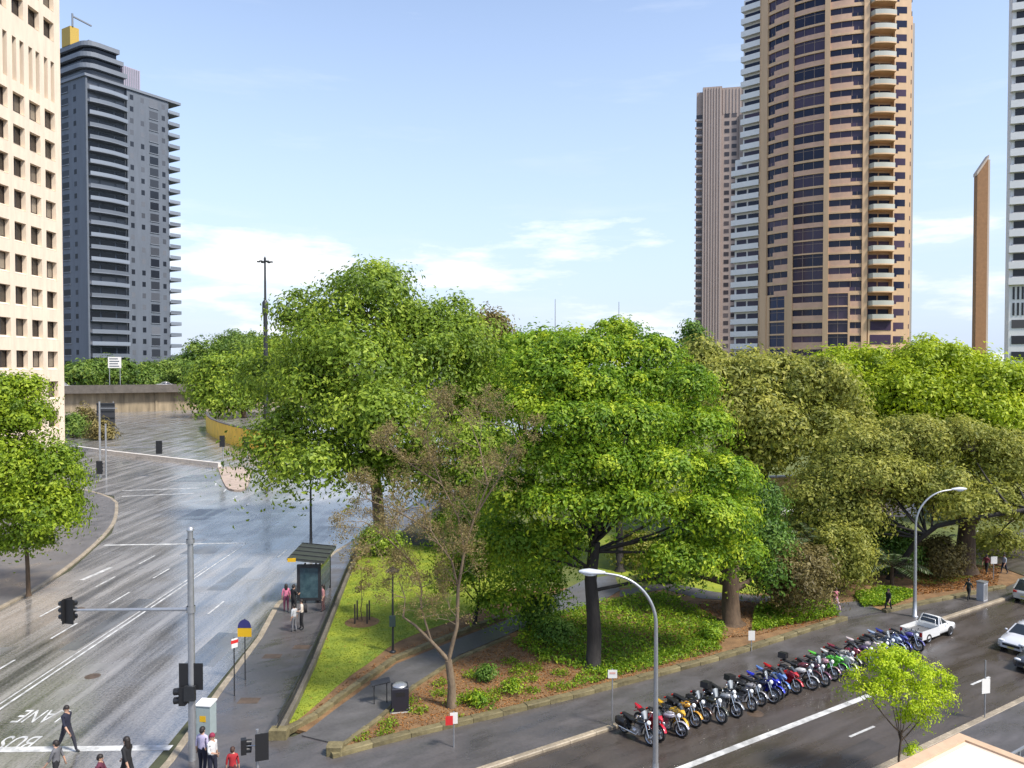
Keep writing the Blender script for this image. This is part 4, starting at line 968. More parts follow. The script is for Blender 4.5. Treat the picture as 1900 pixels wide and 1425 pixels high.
def far_signal():
    b = g2(186,886); t = thing('traffic_signal', 'far traffic signal with slim arm at the junction', 'traffic signal', (b[0],b[1],0)); Y = b[1]
    zt = at(183,745,Y)[2]; za = at(183,830,Y)[2]; xa = at(292,830,Y)[0]-b[0]
    MB().tube([(0,0,0),(0,0,zt)], [.17,.12], 8).build('pole', M_galv, t); MB().tube([(.8,0,0),(.8,0,zt-3)], .12, 8).build('second_pole', M_galv, t)
    MB().tube([(0,0,za),(xa,0,za)], [.08,.06], 6).build('mast_arm', M_galv, t); MB().bar((0,0,zt-.9),(2.4,0,zt-.9),.1,.1).build('bracket', M_galv, t)
    o = signal_head(t, (xa+.3,0,za-.7), R(180)); o.scale = (1.4,)*3
    o = signal_head(t, (.1,-.2,za-3.4), R(180)); o.scale = (1.4,)*3
    for (px, py, lb_) in ((410,820,'far signal head in front of the yellow wall, left one'), (455,822,'far signal head in front of the yellow wall, right one')):
        p = g2(px+4, 872); t2 = thing('traffic_signal', lb_, 'traffic signal', (p[0],p[1],0.16)); z = at(px,py,p[1])[2]
        MB().tube([(0,0,0),(0,0,z+.6)], .09, 8).build('pole', M_galv, t2); o = signal_head(t2, (0,-.1,z-.7), R(180)); o.scale = (1.3,)*3
far_signal()
def sign_post(label, base, ht, w_, h_, m, rz, name='parking_sign', cat='sign', extra=None, polem=None, zoff=0):
    t = thing(name, label, cat, base, rz)
    MB().tube([(0,0,0),(0,0,ht)], .028, 8).build('post', polem or M_galv, t)
    MB().box(-w_/2,w_/2,-.05,-.035,ht-h_-.03-zoff,ht-.03-zoff).build('panel', m, t)
    if extra: extra(t, ht)
    return t
M_sign = mat('sign_white', (0.72,0.70,0.66), 0.45, var=0.05); M_red = mat('sign_red', (0.55,0.03,0.03), 0.4); M_yel = mat('sign_yellow', (0.68,0.40,0.01), 0.45); M_blue = mat('sign_blue', (0.03,0.03,0.14), 0.45)
def redp(t, ht): MB().box(-.18,.18,-.054,-.051,ht-.25,ht-.1).build('red_print', M_red, t)
b = g2(1136,1352); sign_post('parking sign on a post at the near end of the motorbikes', (b[0],b[1],0.12), at(1128,1241,b[1])[2]-.12, .38, .34, M_sign, R(0), extra=lambda t, ht: MB().box(-.12,.12,-.056,-.051,ht-.2,ht-.12).build('faded_print', mat('faded_pink', (0.6,0.35,0.3), 0.5), t))
b = g2(1394,1212); sign_post('small parking sign by the garden edging', (b[0],b[1],0.12), at(1393,1176,b[1])[2]-.12+.2, .34, .5, M_sign, R(0))
b = g2(842,1392); sign_post('red and white sign on a slim post in front of the garden', (b[0],b[1],0.12), at(838,1320,b[1])[2]-.12, .3, .44, M_sign, R(10), extra=lambda t, ht: MB().box(-.34,-.05,-.2,-.19,ht-.44,ht-.08).build('red_plate', M_red, t))
b = g2(1827,1337); sign_post('white sign low on a thin pole at the near kerb', (b[0],b[1],0.12), at(1827,1225,b[1])[2]-.12, .42, .62, M_sign, R(15), zoff=.75)
def busstop(t, ht):
    pr = [(-.32,ht-.42),(.32,ht-.42)]+[(.32*math.cos(R(a)), ht-.42+.40*math.sin(R(a))) for a in range(0,181,15)]
    MB().add([(x,-.06,z) for x, z in pr]+[(x,-.045,z) for x, z in pr], [tuple(range(len(pr)))[::1], tuple(range(2*len(pr)-1,len(pr)-1,-1))]).build('arched_top', M_blue, t)
b = g2(455,1266); sign_post('yellow bus stop sign with a dark blue arched top', (b[0],b[1],0.12), at(463,1148,b[1])[2]-.12, .66, .42, M_yel, 0, 'bus_stop_sign', extra=busstop, polem=M_darkmet, zoff=.40)
b = g2(435,1296); sign_post('narrow sign on a dark post beside the bus stop sign', (b[0],b[1],0.12), at(437,1183,b[1])[2]-.12, .3, .42, M_sign, R(50), extra=redp, polem=M_darkmet)
# utility cabinet
b = g2(383,1368); t = thing('utility_cabinet', 'grey green roadside cabinet with a yellow sticker', 'cabinet', (b[0],b[1],0.12), R(-8))
MB().box(-.3,.3,-.25,.25,0,1.25).build('housing', mat('cabinet_grey', (0.30,0.36,0.36), 0.5, var=0.08), t); MB().add([(-.33,-.28,1.25),(.33,-.28,1.25),(.33,.28,1.32),(-.33,.28,1.32),(-.33,-.28,1.29),(.33,-.28,1.29),(.33,.28,1.36),(-.33,.28,1.36)], [(3,2,1,0),(4,5,6,7),(0,1,5,4),(1,2,6,5),(2,3,7,6),(3,0,4,7)]).build('lid', M_white, t)
MB().box(-.14,.12,-.262,-.252,.62,.86).build('sticker', M_yel, t); MB().box(-.26,-.02,-.258,-.251,.1,1.15).build('door', mat('cabinet_grey', (0.30,0.36,0.36), 0.5), t)
# litter bin
b = g2(742,1322); t = thing('litter_bin', 'square black litter bin with a pale lid beside the park path', 'bin', (b[0],b[1],0.17), R(12))
MB().loft([[(-.36*e,-.36*e,z),(.36*e,-.36*e,z),(.36*e,.36*e,z),(-.36*e,.36*e,z)] for e, z in ((.92,0),(1,.06),(1,.98),(.94,1.02))], 0, True, False).build('housing', mat('bin_black', (0.018,0.018,0.026), 0.4), t)
MB().ell((0,0,1.02), (.32,.32,.1), 14, 5, 0, 0, 90).build('lid', M_galv, t); MB().box(-.43,.43,-.43,.43,-.04,0).build('plinth', M_conc, t)
for k in (-1, 1): MB().box(-.2,.2,k*.362-.006,k*.362+.006,.68,.85).build('opening', M_black, t)
# information board on the path
b = g2(706,1312); t = thing('park_sign', 'slanted dark information board beside the park path', 'sign', (b[0],b[1],0.17), R(20))
z = at(706,1266,b[1])[2]-.17
for x in (-.28,.28): MB().box(x-.02,x+.02,-.02,.02,0,z).build('leg', M_darkmet, t)
MB().add([(-.42,-.14,z-.06),(.42,-.14,z+.02),(.42,.14,z+.14),(-.42,.14,z+.06),(-.42,-.14,z-.10),(.42,-.14,z-.02),(.42,.14,z+.10),(-.42,.14,z+.02)], [(0,1,2,3),(7,6,5,4),(0,4,5,1),(1,5,6,2),(2,6,7,3),(3,7,4,0)]).build('board', M_darkmet, t)
# park lamp with a box
b = g2(729,1216); t = thing('park_lamp', 'slim dark park lamp with a box on the lawn edge', 'lamp', (b[0],b[1],0.17)); z = at(727,1062,b[1])[2]-.17
MB().tube([(0,0,0),(0,0,z)], [.06,.045], 8).build('post', M_darkmet, t); MB().lathe([(.0001,z+.35),(.34,z+.12),(.36,z+.06),(.12,z),(.06,z-.1)], 14).build('lantern', M_darkmet, t)
z1 = at(727,1152,b[1])[2]-.17; MB().box(-.15,.15,-.2,-.05,z1-.25,z1+.3).build('box', mat('green_box', (0.03,0.05,0.045), 0.5), t)
MB().lathe([(.16,0),(.16,.05),(.07,.1)], 10).build('foot', M_darkmet, t)
# bollards and white box at right
b = g2(1822,1117); t = thing('street_cabinet', 'pale upright cabinet on the far footpath by the people', 'cabinet', (b[0],b[1],0.12), AL)
MB().box(-.25,.25,-.22,.22,0,1.15).build('housing', mat('cabinet_pale', (0.40,0.41,0.43), 0.5, var=.08), t); MB().box(-.28,.28,-.25,.25,1.15,1.22).build('lid', M_galv, t); MB().box(-.2,.2,-.232,-.221,.1,1.05).build('door', M_galv, t)
b = g2(1843,1080); sign_post('white notice on a short post at the far corner', (b[0],b[1],0.12), 1.7, .5, .5, M_sign, R(10))
# high mast with light ring
b = at(493,680,190); t = thing('light_mast', 'tall dark light mast rising behind the big left tree', 'mast', (b[0],190,0)); z = at(493,482,190)[2]; zm = at(493,566,190)[2]
MB().tube([(0,0,0),(0,0,zm-2)], [.6,.5], 10).tube([(0,0,zm-.0),(0,0,z)], [.3,.22], 10).build('pole', M_darkmet, t); MB().lathe([(.5,zm-2.6),(.75,zm-2),(.75,zm+.6),(.35,zm+1.2)], 12).build('housing', M_darkmet, t)
hd = MB()
for k in range(6):
    a = R(60*k+10); hd.bar((0,0,z-.5),(1.5*math.cos(a),1.5*math.sin(a),z-.4),.15,.15); hd.box(1.5*math.cos(a)-.3,1.5*math.cos(a)+.3,1.5*math.sin(a)-.3,1.5*math.sin(a)+.3,z-.65,z-.35)
hd.build('lamp_ring', M_darkmet, t); MB().lathe([(.0001,z+.9),(.3,z+.4),(.3,z-.4)], 10).build('finial', M_darkmet, t)
for px, y0 in ((1030,555),(1148,560)):
    b = at(px,680,260); t = thing('antenna_mast', 'thin distant mast above the trees, '+('left' if px < 1100 else 'right')+' one', 'mast', (b[0],260,0)); MB().tube([(0,0,0),(0,0,at(px,y0,260)[2])], [.25,.1], 6).build('pole', M_galv, t); MB().box(-.5,.5,-.3,.3,-.1,.4).build('footing', M_conc, t)
# sign on the viaduct and dark sign back by the junction
q = at(213,680,256); t = thing('road_sign', 'white direction sign on two posts above the viaduct', 'sign', (q[0],256,7.3), R(12)); z = at(213,672,256)[2]-7.3
for x in (-1.6,1.6): MB().tube([(x,0,0),(x,0,z+1.6)], .12, 6).build('post', M_galv, t)
MB().box(-2,2,-.2,-.1,z-1.9,z+1.7).build('panel', M_sign, t)
for k in range(4): MB().box(-1.6,1.4-.4*(k%2),-.215,-.203,z-1.5+k*.8,z-1.15+k*.8).build('print_line', mat('sign_print', (0.08,0.1,0.12), 0.5), t)
b = g2(197,806); t = thing('road_sign', 'dark back of a large sign beside the far bend', 'sign', (b[0],b[1],0)); z = at(197,745,b[1])[2]
for x in (-1.6,1.6): MB().tube([(x,0.1,0),(x,0.1,z)], .12, 6).build('post', M_galv, t)
MB().box(-2,2,-.1,0,z-5.5,z-.3).build('panel', mat('dark_sign_back', (0.05,0.05,0.055), 0.6), t)
bt = MB()
for k in range(4): bt.box(-2,2,-.2,-.1,z-5.2+k*1.5,z-5.0+k*1.5)
bt.build('brace', M_darkmet, t)
# bus shelter
def shelter():
    b = g2(587,1128); t = thing('bus_shelter', 'dark framed glass bus shelter with a flat tinted roof', 'bus shelter', (b[0]+.1,b[1]+.6,0.12), R(93))
    # local x runs up the road, local y to the left (road side)
    Ld, Dp, Hh = 3.4, 1.5, 2.55
    for x in (0, Ld):
        for y in (0, Dp*.62): MB().box(x-.05,x+.05,y-.05,y+.05,0,Hh).build('post', M_darkmet, t)
    MB().add([(-.5,-.35,Hh+.05),(Ld+.4,-.35,Hh+.05),(Ld+.4,Dp+.45,Hh+.3),(-.5,Dp+.45,Hh+.3),(-.5,-.35,Hh+.15),(Ld+.4,-.35,Hh+.15),(Ld+.4,Dp+.45,Hh+.4),(-.5,Dp+.45,Hh+.4)], [(3,2,1,0),(4,5,6,7),(0,1,5,4),(1,2,6,5),(2,3,7,6),(3,0,4,7)]).build('roof', mat('shelter_roof', (0.05,0.055,0.05), 0.3, var=.2), t)
    for k in range(5): MB().bar((-.45+k*1.05,-.33,Hh+.18),(-.45+k*1.05,Dp+.42,Hh+.43),.06,.05).build('roof_rib', M_darkmet, t)
    MB().box(-.52,-.44,Dp-.1,Dp+.4,Hh+.2,Hh+.42).build('yellow_marker', M_yel, t)
    Mgl = mat('shelter_glass', (0.10,0.13,0.13), 0.08, spec=.6)
    for k in range(3): MB().box(.06+k*1.1,1.1+k*1.1,-.02,.02,.25,2.3).build('glass_panel', Mgl, t)
    ap = MB().box(-.1,.1,-.02,Dp*.95,.2,2.45).build('advert_case', M_darkmet, t)
    MB().box(-.112,-.102,.12,Dp*.82,.38,2.25).build('poster', mat('poster_teal', (0.02,0.045,0.06), 0.15, var=.5, vscale=2.2, col2=(0.07,0.12,0.13)), ap)
    MB().box(.5,Ld-.3,.12,.5,.42,.48).build('bench_seat', M_galv, t)
    for x in (.8, Ld-.6): MB().box(x-.03,x+.03,.2,.4,0,.42).build('bench_leg', M_darkmet, t)
shelter()
# ================================================================== people
def bake_pose(pose):
    """one continuous body grown from a skeleton, faces sorted into skin, top, trousers, shoes"""
    V = []; E = []; Rr = []; Z = []
    def j(p, r, par=None, zone=0):
        V.append(p); Rr.append(r); Z.append(zone)
        if par is not None: E.append((par, len(V)-1))
        return len(V)-1
    pel = j((0,0,.96), .145, None, 2); wa = j((0,0,1.10), .125, pel, 1); ch = j((.01,0,1.32), .15, wa, 1); up = j((.0,0,1.43), .11, ch, 1); nk = j((.01,0,1.50), .055, up, 0)
    hd = j((.025,0,1.60), .085, nk, 0); h2 = j((.025,0,1.68), .088, hd, 0); j((.015,0,1.735), .055, h2, 0)
    hands = []
    for s in (1, -1):
        sw = {'walk': .30*s, 'walk2': -.24*s, 'stand': .04, 'hold': .05, 'arm': .05}[pose]
        sh = j((0,s*.17,1.42), .066, up, 1)
        if pose == 'hold' or (pose == 'arm' and s < 0): el = j((.05,s*.23,1.15), .048, sh, 1); wr = j((.28,s*.15,1.12), .034, el, 0); hn = j((.35,s*.12,1.13), .03, wr, 0)
        else: el = j((-sw*.4,s*.23,1.14), .048, sh, 1); wr = j((-sw*.95+.05,s*.25,.90), .033, el, 0); hn = j((-sw*1.1+.07,s*.25,.83), .03, wr, 0)
        hands.append((V[wr], V[hn], s))
        lg = {'walk': .34*s, 'walk2': -.26*s, 'stand': .03*s, 'hold': -.04*s, 'arm': .05*s}[pose]
        hip = j((.0,s*.10,.90), .105, pel, 2); kn = j((lg*.55+.03,s*.105,.50), .070, hip, 2)
        an = j((lg*.95-(.05 if lg < 0 else 0),s*.11,.09+(.05 if lg < -.1 else 0)), .045, kn, 2); j((lg*.95+.15,s*.12,.035+(.01 if lg < -.1 else 0)), .038, an, 3)
    me = bpy.data.meshes.new('p'); me.from_pydata(V, E, []); ob = bpy.data.objects.new('p', me); COL.objects.link(ob)
    ob.modifiers.new('s', 'SKIN'); ss = ob.modifiers.new('d', 'SUBSURF'); ss.levels = 1; ss.render_levels = 1
    for i, d in enumerate(me.skin_vertices[0].data): d.radius = (Rr[i]*.92 if i in (pel, wa, ch) else Rr[i], Rr[i]*(1.12 if i in (pel, wa, ch) else 1)); d.use_root = (i == pel)
    dg = bpy.context.evaluated_depsgraph_get(); m2 = bpy.data.meshes.new_from_object(ob.evaluated_get(dg)); bpy.data.objects.remove(ob)
    vs = [tuple(v.co) for v in m2.vertices]; fs = [tuple(p.vertices) for p in m2.polygons]
    segs = [(np.array(V[a]), np.array(V[b]), Z[b], Z[a]) for a, b in E]
    mb = MB()
    mb.v = vs; mb.f = fs; mb.s = [True]*len(fs)
    for f in fs:
        c = np.mean([vs[i] for i in f], axis=0); best = (9, 0)
        for a, b_, zb_, za_ in segs:
            d = b_-a; u = np.clip(np.dot(c-a, d)/np.dot(d, d), 0, 1); q = a+d*u; dist = np.linalg.norm(c-q)
            if dist < best[0]: best = (dist, zb_ if u > .35 else za_)
        mb.m.append(best[1])
    # fingers: four of unequal length and a thumb on the side of the palm
    for w_, h_, s in hands:
        w_ = np.array(w_); h_ = np.array(h_); d = (h_-w_)/np.linalg.norm(h_-w_); side = np.array((1.,0,0)) if abs(d[0]) < .7 else np.array((0,0,1.)); sd = side-d*np.dot(side, d); sd /= np.linalg.norm(sd); pn = np.cross(d, sd)*(-s)
        for k, L in enumerate((.072,.082,.076,.058)):
            o = h_+sd*(.026-.0175*k)+d*.012; mb.tube([o, o+d*L*.5+pn*.006, o+d*L*.9+pn*.026], [.0095,.009,.007], 5, 0)
        o = w_+d*.03+sd*.03; mb.tube([o, o+d*.03+sd*.02+pn*.008, o+d*.06+sd*.024+pn*.018], [.011,.010,.008], 5, 0)
    # nose and ears
    mb.ell((.118,0,1.60), (.018,.012,.022), 6, 4, 0)
    for s in (1, -1): mb.ell((.02,s*.088,1.61), (.018,.01,.03), 6, 4, 0)
    return mb
POSES = {k: bake_pose(k) for k in ('walk','walk2','stand','hold','arm')}
def person(label, pos, rz, top_c, leg_c, hair_c=(0.015,0.01,0.008), skin=(0.42,0.25,0.17), ht=1.72, pose='stand', z=0.12, hair='short', skirt=None, bag=None, shoes=(0.02,0.02,0.02), cat='person', hatc=None):
    mm = [mat('skin_%.2f'%skin[0], skin, .55), mat('cloth_%.3f_%.3f_%.3f'%top_c, top_c, .85, var=.12, vscale=9), mat('cloth_%.3f_%.3f_%.3f'%leg_c, leg_c, .85, var=.12, vscale=9), mat('shoe_%.2f'%shoes[0], shoes, .5)]
    t = thing('person', label, cat, (pos[0],pos[1],z), rz, None); k = ht/1.76; t.scale = (k,)*3
    POSES[pose].build('body', mm, t)
    hm = mat('hair_%.3f'%hair_c[0], hair_c, .6)
    h_ = MB().ell((.008,0,1.665), (.108,.1,.105), 12, 6, 0, -12, 90).ell((-.03,0,1.63), (.085,.092,.10), 10, 6)
    if hair == 'long': h_.loft([[(x+a*math.cos(R(q)), b_*math.sin(R(q)), z_) for q in range(90,271,30)] for x, a, b_, z_ in ((-.0,.1,.1,1.66),(-.01,.11,.105,1.55),(-.02,.10,.11,1.42),(-.03,.06,.09,1.36))], 0, False)
    h_.build('hair', hm if not hatc else mat('hat_%.2f'%hatc[0], hatc, .8), t)
    ey = MB()
    for s in (1, -1): ey.ell((.104,s*.033,1.63), (.01,.012,.008), 6, 4)
    ey.build('eyes', M_black, t); MB().ell((.106,0,1.565), (.008,.024,.006), 6, 4).build('mouth', mat('lips', (0.30,0.10,0.09), .5), t)
    if skirt: MB().lathe([(.13,1.10),(.17,.95),(.24,.62),(.235,.62),(.15,.95)], 14).build('skirt', mat('cloth_%.3f_%.3f_%.3f'%skirt, skirt, .85), t)
    if bag: MB().loft([[(x,-.15*e,1.0),(x,.15*e,1.0),(x,.14*e,1.40),(x,-.14*e,1.40)] for x, e in ((-.14,1),(-.26,1),(-.3,.8))], 0).build('backpack', mat('bag_%.2f'%bag[0], bag, .8), t)
    return t
navy = (0.012,0.014,0.03); blk = (0.012,0.012,0.014); wht = (0.62,0.61,0.60); pink = (0.55,0.16,0.25); red_ = (0.35,0.02,0.025); grey = (0.12,0.12,0.13); lil = (0.42,0.38,0.52)
person('man in navy striding across the wet road over the bus lane lettering', g2(124,1396), R(-15), navy, (0.02,0.02,0.03), pose='walk', z=0.0, ht=1.85)
person('person in grey top crossing at the lower left corner', g2(105,1462), R(180), grey, blk, pose='walk2', z=0.0)
person('person in black coat crossing beside the stop line', g2(236,1468), R(170), blk, blk, pose='walk', z=0.0, ht=1.95, hair='long')
person('person in dark maroon crossing, only the head in view', g2(186,1490), R(10), (0.10,0.02,0.04), blk, pose='walk2', z=0.0, ht=1.7)
person('person in lilac white shirt beside the roadside cabinet', g2(376,1444), R(75), lil, navy, pose='stand', ht=1.78)
person('person in white top with maroon cap reaching out an arm', g2(394,1456), R(-20), wht, navy, pose='arm', ht=1.76, hatc=(0.22,0.02,0.05), bag=None)
person('short person in red at the street corner', g2(432,1470), R(100), red_, (0.10,0.03,0.03), pose='stand', ht=1.5, hair_c=(0.05,0.02,0.012))
person('woman in pink top waiting at the bus stop kerb', g2(531,1138), R(110), pink, (0.20,0.05,0.09), pose='stand', ht=1.68, hair='long')
person('person in black waiting in front of the shelter poster', g2(545,1142), R(60), blk, blk, pose='hold', ht=1.76)
person('man in white shirt in front of the bus shelter', g2(560,1172), R(200), (0.58,0.50,0.42), blk, pose='hold', ht=1.72, bag=blk)
person('person in pale grey standing near the kerb at the bus stop', g2(546,1176), R(150), (0.40,0.41,0.42), (0.16,0.16,0.17), pose='stand', ht=1.55)
person('person in dusty pink standing right of the bus shelter', g2(600,1138), R(185), (0.30,0.14,0.14), (0.10,0.05,0.05), pose='stand', ht=1.66, hair='long')
person('woman in pink walking out of the park entrance', g2(1551,1137), R(-70), pink, (0.55,0.38,0.42), pose='walk', ht=1.42, hair='long', bag=(0.5,0.2,0.25))
person('man in black walking on the footpath past the park entrance', g2(1648,1139), R(212), blk, blk, pose='walk2', ht=1.42, shoes=(0.4,0.4,0.4))
person('person in dark green clothes on the footpath near the pale cabinet', g2(1797,1118), R(30), (0.02,0.03,0.025), blk, pose='walk', ht=1.42)
person('distant person in maroon at the far corner', g2(1830,1068), R(40), (0.16,0.03,0.04), blk, pose='walk', ht=1.42)
person('distant person in pale blue at the far corner', g2(1863,1068), R(200), (0.30,0.34,0.42), navy, pose='walk2', ht=1.42)
# ================================================================== trees and planting
RNG = np.random.default_rng(7)
BARK = mat('bark_brown', (0.085,0.055,0.032), 0.85, var=0.4, vscale=5, stretch=(1,1,0.3), bump=0.6, bscale=14)
BARKD = mat('bark_dark', (0.030,0.025,0.022), 0.8, var=0.4, vscale=5, stretch=(1,1,0.3), bump=0.6, bscale=14)
BARKP = mat('bark_pale', (0.17,0.125,0.08), 0.8, var=0.35, vscale=5, stretch=(1,1,0.3), bump=0.5, bscale=14)
LF_CENTRAL = leaf_mat('leaf_fresh_green', (0.075,0.165,0.012), (0.215,0.360,0.020), (0.54,0.63,0.04), 0.45)
LF_BIG = leaf_mat('leaf_mid_green', (0.095,0.165,0.020), (0.225,0.335,0.032), (0.46,0.56,0.06), 0.45)
LF_OLIVE = leaf_mat('leaf_olive', (0.135,0.165,0.026), (0.30,0.32,0.055), (0.52,0.50,0.10), 0.45)
LF_LIME = leaf_mat('leaf_lime', (0.16,0.24,0.010), (0.37,0.48,0.016), (0.62,0.68,0.05), 0.45)
LF_STREET = leaf_mat('leaf_street', (0.09,0.165,0.012), (0.22,0.33,0.018), (0.45,0.55,0.04), 0.45)
LF_YOUNG = leaf_mat('leaf_young', (0.28,0.42,0.012), (0.50,0.64,0.018), (0.70,0.78,0.05), 0.45)
LF_DARK = leaf_mat('leaf_dark', (0.045,0.105,0.014), (0.100,0.205,0.026), (0.22,0.34,0.045), 0.4)
LF_BROWN = leaf_mat('leaf_brown', (0.17,0.125,0.05), (0.30,0.23,0.09), (0.46,0.38,0.16), .4)
LF_FAR = leaf_mat('leaf_far', (0.070,0.14,0.025), (0.15,0.245,0.038), (0.28,0.37,0.06), 0.4)
LF_RUST = leaf_mat('leaf_rust', (0.11,0.085,0.03), (0.20,0.165,0.055), (0.33,0.27,0.09), 0.4)
LF_PALM = leaf_mat('leaf_palm', (0.039,0.078,0.026), (0.117,0.169,0.065), (0.390,0.442,0.286), .3)
LF_LITTER = leaf_mat('leaf_litter', (0.132,0.054,0.014), (0.290,0.120,0.030), (0.449,0.228,0.072), .1)
LF_GRASS = leaf_mat('grass_blade', (0.11,0.17,0.012), (0.20,0.27,0.015), (0.32,0.36,0.025), .3)

def leaf_mesh(name, C, Nrm, size, asp, tint, m, bend=0.25):
    """one rhombic leaf (two folded triangles) per centre"""
    n = len(C); Nrm = Nrm/np.linalg.norm(Nrm, axis=1, keepdims=True)
    r = RNG.normal(size=(n,3)); A = r-Nrm*np.sum(r*Nrm, axis=1, keepdims=True); A /= np.linalg.norm(A, axis=1, keepdims=True)
    B = np.cross(Nrm, A); s = size[:,None]
    V = np.empty((n,4,3)); V[:,0] = C-A*s; V[:,1] = C+B*s*asp+Nrm*s*bend; V[:,2] = C+A*s-Nrm*s*bend*.6; V[:,3] = C-B*s*asp+Nrm*s*bend
    F = np.empty((n,2,3), dtype=np.int32); i = np.arange(n)*4
    F[:,0] = np.stack([i,i+1,i+2],1); F[:,1] = np.stack([i,i+2,i+3],1)
    me = bpy.data.meshes.new(name); me.vertices.add(n*4); me.vertices.foreach_set('co', V.ravel().astype(np.float32))
    me.loops.add(n*6); me.loops.foreach_set('vertex_index', F.ravel()); me.polygons.add(n*2)
    me.polygons.foreach_set('loop_start', np.arange(0, n*6, 3, dtype=np.int32)); me.polygons.foreach_set('loop_total', np.full(n*2, 3, dtype=np.int32))
    me.update(calc_edges=True)
    at_ = me.attributes.new('tint', 'FLOAT', 'FACE'); at_.data.foreach_set('value', np.repeat(np.clip(tint,0,1), 2).astype(np.float32))
    me.materials.append(m); return me
def bez(a, b, c, n): 
    t = np.linspace(0, 1, n)[:,None]; return (1-t)**2*np.array(a)+2*t*(1-t)*np.array(b)+t**2*np.array(c)
def lobes(L, Y): 
    """crown lobes given as picture outline at a depth -> real centres and radii in metres"""
    out = []
    for l in L:
        y = Y+(l[4] if len(l) > 4 else 0); jr = random.Random(int(l[0]*7+l[1])); c = at(l[0]+jr.uniform(-.18,.18)*l[2], l[1]+jr.uniform(-.22,.22)*l[3], y); out.append((np.array(c), np.array((l[2]*y/FPX, min(l[2],l[3]*1.6)*y/FPX, l[3]*y/FPX))))
    return out
def tree(name, label, base, lob, leaf, bark, n, per, csz, lsz, tr=.3, trunk=None, flat=.55, group=None, seed=1, up=.6, asp=.5, cat='tree', droop=.25, fork=.45, shell=.35, twig=True, lim=.42, dome=False, dens=1.8, lk=.74):
    n = int(n*1.2); per = int(per*dens/1.2); lsz *= lk; csz *= .9
    global RNG
    RNG = np.random.default_rng(seed); rr = random.Random(seed)
    t = tag(empty(name, base), label, cat, group); B = np.array(base)
    lob = [(c-B, r) for c, r in lob]
    zc = sum(c[2] for c, r in lob)/len(lob); zlow = min(c[2]-r[2] for c, r in lob)
    cx = np.mean([c for c, r in lob], axis=0)
    if trunk is None:
        fz = max(zlow*0.9, zc*fork); trunk = [(0,0,0),(cx[0]*.10+rr.uniform(-.1,.1),cx[1]*.1,fz*.5),(cx[0]*.3,cx[1]*.3,fz)]
    tp = [np.array(p, float) for p in trunk]
    tb = MB(); rads = [tr*1.5]+[tr]+[tr*(1-.35*(i+1)/len(tp)) for i in range(len(tp)-1)]
    tp2 = [tp[0], tp[0]+(tp[1]-tp[0])*.12]+tp[1:]
    tb.tube(tp2, rads, 10); tb.build('trunk', bark, t)
    bb = MB(); cen = []; crw = []; wts = np.array([(r[0]*r[1]*r[2])**.62 for c, r in lob]); wts /= wts.sum()
    top = tp[-1]
    for (c, r), w_ in zip(lob, wts):
        cand = [tp[i]+(tp[i+1]-tp[i])*u_ for i in range(max(0, len(tp)//2-1), len(tp)-1) for u_ in (.25,.5,.75,1.)]
        start = min(cand, key=lambda q_: np.linalg.norm((q_-c)*np.array((1,1,.6)))+rr.uniform(0,.8)+(3 if q_[2] > c[2] else 0)) if len(tp) > 3 else tp[-2]+(tp[-1]-tp[-2])*rr.uniform(.55,1.)
        mid = (start+c)/2+np.array((c[0]-start[0], c[1]-start[1], 0))*.18+np.array((0,0,-abs(c[2]-start[2])*.05)); d0 = tr*lim
        bb.tube(bez(start, mid, c, 7), list(np.linspace(d0, d0*.25, 7)), 6, cap=False)
        m_ = max(3, int(round(n*w_)))
        d = RNG.normal(size=(m_,3)); d /= np.linalg.norm(d, axis=1, keepdims=True); d[:,2] = np.where(d[:,2] < (-.1 if dome else -.5), -d[:,2], d[:,2])
        rad = shell+(1-shell)*RNG.random(m_)**.6
        p = c+d*r*rad[:,None]; cen.append(p); crw.append(d)
        if twig:
            for q in p[::(2 if m_ < 40 else 3)]:
                bb.tube(bez(c-(c-start)*.15, (c+q)/2+np.array((0,0,-.1*abs(q[2]-c[2])-.1)), q, 4), [d0*.22,d0*.16,d0*.1,d0*.05], 4, cap=False)
    bb.build('branches', bark, t)
    P = np.concatenate(cen); D = np.concatenate(crw); K = len(P)
    ct = RNG.normal(0, .2, K); sc = RNG.uniform(.45, 1.6, K)
    off = np.clip(RNG.normal(size=(K,per,3)), -1.7, 1.7)*np.array((csz,csz,csz*flat)); off *= sc[:,None,None]
    rad2 = (off[:,:,0]**2+off[:,:,1]**2); off[:,:,2] -= droop*rad2/csz
    C = (P[:,None,:]+off).reshape(-1,3)
    Nn = (np.array((0,0,up))+.5*D[:,None,:]+.75*off/csz/sc[:,None,None]+RNG.normal(size=(K,per,3))*.36).reshape(-1,3)
    tint = (.50+ct[:,None]+RNG.normal(0,.16,(K,per))).ravel()
    size = lsz*RNG.uniform(.5,1.55,len(C))
    keep = C[:,2]+B[2] > .3
    link('crown', leaf_mesh('crown', C[keep], Nn[keep], size[keep], asp, tint[keep], leaf), t)
    return t
G = lambda px, py, z=.15: g(px, py, z)

# big rounded tree on the left of the park
tree('broadleaf_tree', 'huge rounded mid green tree left of centre, tallest in the park', G(705,985), lobes([(690,575,105,75,0),(600,610,85,60,-1),(780,610,95,70,2),(560,700,75,70,-1),(660,680,130,90,-5),(800,690,110,85,0),(855,665,70,75,3),(610,780,110,80,-5),(540,815,75,55,-4),(720,780,110,80,-7),(640,855,90,45,-5),(520,860,50,32,-4),(750,850,80,45,-4),(700,520,55,35,2),(575,850,65,36,-10),(560,570,40,35,0),(480,690,45,40,3),(835,590,40,40,4)], 71),
     LF_BIG, BARKP, 560, 80, 1.15, .25, .55, trunk=[(0,0,0),(-.3,0,4),(-.9,-.3,8),(-1.2,-.5,11)], seed=3, flat=.6, shell=.3)
